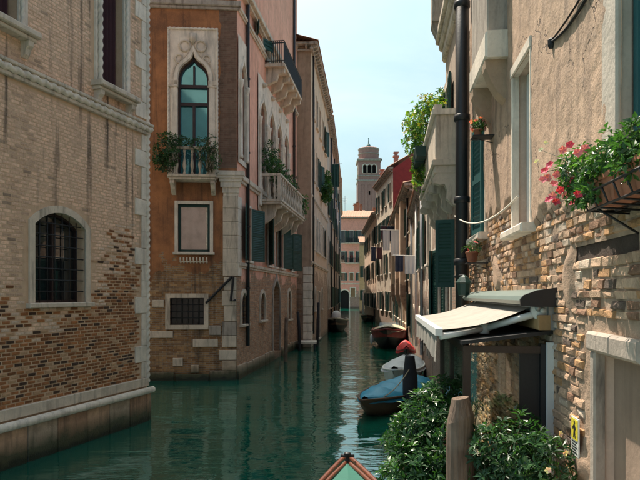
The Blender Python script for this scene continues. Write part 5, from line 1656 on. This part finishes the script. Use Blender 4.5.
# ------------------------------------------------------------------ boats
def boat(name, label, stern, bow, W, Hh, hullm, rimm, insm, cover=None, coverm=None, ridge=.35, rim=.035, sheer=.35, group='moored boats', thw=2, cleat=False, full=2.2, deck=None):
    stern, bow = Vector((*stern, 0)), Vector((*bow, 0))
    L = (bow-stern).length
    X = (bow-stern).normalized(); M = frame(stern, X, Vector((-X.y, X.x, 0)))
    root = thing(name, (stern+bow)/2, label, 'boat', group)
    hw = lambda t: W/2*(1-(max(0, (t-.40)/.60))**full)*(.78+.22*min(1, t/.3))
    zg = lambda t: Hh*(1+sheer*max(0, (t-.45)/.55)**2)
    n = 26
    mb = MB(M); vs = []
    for i in range(n+1):
        t = i/n; w_ = max(.012, hw(t)); z = zg(t); x = L*t+(.0 if t < .7 else .10*(t-.7)*L*.2)
        kz = -.18+(.0 if t < .75 else (t-.75)/.25*(z*.75+.18))
        rak = .12*(t > .8)*(t-.8)/.2
        vs += [(x+rak, w_, z), (x, w_*.88, (z+kz)*.45), (x, w_*.45, kz), (x, -w_*.45, kz), (x, -w_*.88, (z+kz)*.45), (x+rak, -w_, z)]
    fs = [(i*6+k, i*6+k+1, (i+1)*6+k+1, (i+1)*6+k) for i in range(n) for k in range(5)]+[(0,1,2,3,4,5)]
    mb.raw(vs, fs); mb.build('hull', hullm, root, True)
    G = [[], []]
    for i in range(n+1):
        for q_, k in ((0, 0), (1, 5)): v = vs[i*6+k]; G[q_].append(Vector((v[0], v[1], v[2]+rim*.3)))
    for g_ in G:
        mb = MB(M); mb.tube(g_, rim, 8); mb.build('gunwale', rimm, root, True)
    if cover is None:
        mb = MB(M); V = []
        for i in range(n+1):
            t = i/n; w_ = max(.01, hw(t)*.93); V += [(L*t, w_, zg(t)*.55), (L*t, -w_, zg(t)*.55), (L*t, w_*1.02, zg(t)*.98), (L*t, -w_*1.02, zg(t)*.98)]
        mb.raw(V, [(i*4, i*4+1, i*4+5, i*4+4) for i in range(n)]+[(i*4, i*4+2, i*4+6, i*4+4) for i in range(n)]+[(i*4+1, i*4+3, i*4+7, i*4+5) for i in range(n)]); mb.build('inside', insm, root)
        for k in range(thw):
            t = .2+.3*k; mb = MB(M); mb.box(L*t-.12, L*t+.12, -hw(t)*.96, hw(t)*.96, zg(t)*.78, zg(t)*.82); mb.build('thwart', rimm, root)
    else:
        a, b = cover; m = 8; N = 30
        mb = MB(M); V = []
        for i in range(N+1):
            t = a+(b-a)*i/N; w_ = hw(t)*1.05+.02
            for k in range(m+1):
                q_ = -1+2*k/m; hgt = ridge*(1-abs(q_)**1.5)*min(1, (1-t)*3+.15)*(.75+.25*math.sin(i*.9))
                sag = -.13*(abs(q_) > .9)
                V.append((L*t, w_*q_*(1 if abs(q_) < .9 else 1.03), zg(t)+.03+hgt+sag+.012*math.sin(k*2+i*1.3)))
        mb.raw(V, [(i*(m+1)+k, i*(m+1)+k+1, (i+1)*(m+1)+k+1, (i+1)*(m+1)+k) for i in range(N) for k in range(m)]); mb.build('cover', coverm, root, True)
    if deck:
        t0, dm = deck
        mb = MB(M); V = []
        for i in range(11):
            t = t0+(.985-t0)*i/10; w_ = max(.01, hw(t)*.97); V += [(L*t, w_, zg(t)-.01), (L*t, 0, zg(t)+.03), (L*t, -w_, zg(t)-.01)]
        mb.raw(V, [(i*3+k, i*3+k+1, i*3+k+4, i*3+k+3) for i in range(10) for k in range(2)]); mb.build('foredeck', dm, root)
    if cleat:
        mb = MB(M); x = L*.955; z = zg(.95)+.02
        mb.lathe((x, 0, z), [(.05,0),(.04,.03),(.035,.10),(.06,.12),(.05,.15)], 10); mb.tube([(x, -.11, z+.10), (x, .11, z+.10)], .022, 8); mb.build('cleat', PIPE, root, True)
    return root, M, L, hw, zg
BLUE = m_plain('blue_tarpaulin', (.015,.22,.36), .5, .3, 3, 0, .01, .2)
HULLW = m_plain('white_hull', (.62,.61,.58), .4, .12, 3, 0, .001, .25)
HULLK = m_plain('black_hull', (.015,.015,.018), .35, .3, 3)
HULLR = m_plain('red_hull', (.20,.014,.018), .35, .25, 3)
VARN = m_plain('varnished_wood', (.13,.042,.022), .35, .4, 6)
GDECK = m_plain('green_deck', (.010,.11,.078), .8, .25, 3, 0, .001, .15)
GREYC = m_plain('grey_white_cover', (.58,.60,.62), .7, .12, 3, 0, .01, .15)
BROWNH = m_plain('brown_hull', (.10,.055,.03), .5, .3, 4)
REDC = m_plain('red_cloth', (.55,.03,.03), .6, .2, 4)
# prow of the near boat at the bottom edge
rt, M, L, hw, zg = boat('rowing_boat', 'green decked boat with varnished wooden gunwales pointing up the canal at the bottom edge', (.30, 4.9), (.44, 10.05), 1.55, .52, HULLW, VARN, GDECK, rim=.04, sheer=.25, cleat=True, full=1.7, deck=(.60, GDECK), thw=1)
for sg in (1, -1):
    mb = MB(M); mb.tube([(L*t, sg*(hw(t)+.05), zg(t)-.01) for t in [i/24 for i in range(25)]], .022, 6); mb.build('rub_rail', WHITEP, rt, True)
    mb = MB(M); mb.tube([(L*t, sg*max(0, hw(t)-.09), zg(t)+.02) for t in [.6+.36*i/12 for i in range(13)]], .035, 6); mb.build('inner_trim', VARN, rt, True)
boat('covered_boat', 'boat under a blue tarpaulin moored beside the shrubs', (3.15, 20.9), (1.12, 16.2), 1.6, .40, BROWNH, BROWNH, GDECK, (.0, .97), BLUE, .24)
boat('covered_boat', 'boat under a grey white cover behind the blue tarpaulin boat', (3.75, 26.0), (2.55, 21.6), 1.5, .50, HULLW, WHITEP, GDECK, (.0, .95), GREYC, .32)
boat('motorboat', 'boat with a deep red cover just behind the grey white covered boat', (4.05, 29.5), (3.55, 25.5), .8, .8, HULLK, HULLR, GDECK, (.1, .95), REDC, .35)
rt, M, L, hw, zg = boat('motorboat', 'red and black motorboat with white foredeck moored along the right bank', (5.0, 43.8), (3.95, 36.6), 2.3, .95, HULLK, HULLR, GDECK, (.05, .6), m_plain('cream_cover', (.55,.45,.30), .7), .25, .05, .30, deck=(.6, HULLW))
RB = rt
for sg in (1, -1):
    mb = MB(M); mb.raw([(L*t, sg*(hw(t)+.015), zg(t)-dz) for t in [i/14 for i in range(15)] for dz in (.05, .45)], [(2*i, 2*i+1, 2*i+3, 2*i+2) for i in range(14)]); mb.build('red_band', HULLR, rt)
mb = MB(M); mb.raw([(L*.56, -.7, zg(.5)), (L*.56, .7, zg(.5)), (L*.50, .6, zg(.5)+.5), (L*.50, -.6, zg(.5)+.5)], [(0,1,2,3)]); mb.build('windscreen', CLEAR, rt)
rt, M, L, hw, zg = boat('motorboat', 'dark motorboat with pale rim moored against the left bank', (1.6, 60.0), (1.35, 53.2), 2.2, .95, HULLK, m_plain('beige_rim', (.45,.40,.32), .5), BROWNH, None, None, rim=.07, sheer=.3)
mb = MB(M); mb.lathe((L*.35, 0, zg(.4)*.8), [(.38,0),(.45,.3),(.42,.7),(.25,.95),(.05,1.0)], 12); mb.build('engine_cover', WHITEP, rt, True)
boat('rowing_boat', 'small dark boat lying far off near the canal bend', (6.2, 80), (5.6, 74), 1.7, .6, HULLK, BROWNH, BROWNH)

def mooring(label, a, b, sag):
    mb = MB(); cable(mb, a, b, sag, .014)
    tag(mb.build('mooring_rope', m_plain('hemp_rope', (.42,.33,.22), .9), None, loc=Vector(a)), label, 'rope', 'mooring ropes')
mooring('slack rope from the blue covered boat to the stout black post', (1.3, 16.5, .5), (2.50, 17.4, 1.2), .25)
mooring('rope from the red motorboat bow to the right bank wall', (4.05, 37.0, 1.1), (5.3, 36.2, 1.5), .2)
mooring('rope from the dark left bank motorboat to the tan house', (1.35, 53.6, 1.1), (.55, 52.4, 1.6), .2)
def fender(root, p):
    mb = MB(); mb.lathe(p, [(.02,.30),(.06,.26),(.10,.18),(.10,-.18),(.06,-.26),(.02,-.30)], 10); mb.build('fender', WHITEP, root, True)
fender(RB, (3.25, 39.3, .45)); fender(RB, (3.55, 41.2, .45))
# ------------------------------------------------------------------ washing, lamp and small things on the right bank
def washing(label, fc, u, d, z, items, L=2.2):
    root = thing('washing_line', fc.P(u, d, z), label, 'washing', 'washing hung over the canal')
    mb = MB(fc.M); mb.tube([(u, 0, z-.02), (u, -L, z+.02)], .02, 5); mb.build('pole', WHITEP, root)
    x = .12
    for w, h, m_ in items:
        mb = MB(fc.M); n = 14; V = [(u+.05*math.sin(i*1.1+x)*(j/5), -x-w*i/n, z-h*j/5+.01*math.sin(i)) for i in range(n+1) for j in range(6)]
        mb.raw(V, [(i*6+j, (i+1)*6+j, (i+1)*6+j+1, i*6+j+1) for i in range(n) for j in range(5)]); mb.build('cloth', m_, root, True); x += w+.08
CLW = m_plain('white_linen', (.66,.68,.72), .85, .08); CLB = m_plain('navy_cloth', (.04,.05,.09), .85); CLP = m_plain('plum_cloth', (.10,.04,.05), .85)
fb = f3b[0]
washing('white washing hanging from the low weathered house', fb, fb.U(402), .9, fb.Z(402,230), [(.7,1.9,CLW),(.5,1.5,CLW)], 1.6)
washing('dark washing hanging beyond the white sheets', fb, fb.U(396), .8, fb.Z(396,226), [(.6,1.3,CLB),(.5,1.2,CLP)], 1.4)
f4_ = f4[0]
washing('dark clothes drying under the red gabled house windows', f4_, f4_.L*.45, .9, 8.3, [(.6,1.3,CLP),(.5,1.5,CLB)], 1.4)
f3_ = f3[0]
washing('grey clothes drying by the peach house shutters', f3_, f3_.L*.35, .8, 5.2, [(.5,.9,CLW),(.4,.8,CLB)], 1.2)
fl5 = fD[1]
washing('green cloth hanging from the grey beige house', fl5, fl5.U(330.5), .8, fl5.Z(330.5,164), [(.7,2.2,GREEN)], 1.1)
# open shutter standing out from the balcony house, and its rail
w = None
LB = thing('wall_lamp', P(f1.U(463,.3), .3, f1.Z(463,285,.3)), 'small dark lantern bracketed to the wall beneath the terracotta pot', 'lamp')
c = P(f1.U(464,.34), .34, f1.Z(464,290,.34))
mb = MB(); mb.lathe(c, [(.05,-.10),(.09,-.08),(.11,.10),(.13,.12),(.07,.20),(.02,.24)], 8); mb.build('lantern', DKGREEN, LB)
mb = MB(); mb.tube([P(f1.U(464), 0, c.z+.1), P(f1.U(464), .2, c.z+.3), c+Vector((0,0,.24))], .014, 6); mb.build('arm', IRON, LB)
ws = [o for o in R2.children if o.name.startswith('window')]
shutter(ws[0], fc2, fc2.L-.75, -1, .42, 3.45, 4.95, 75, GREEN, .06)
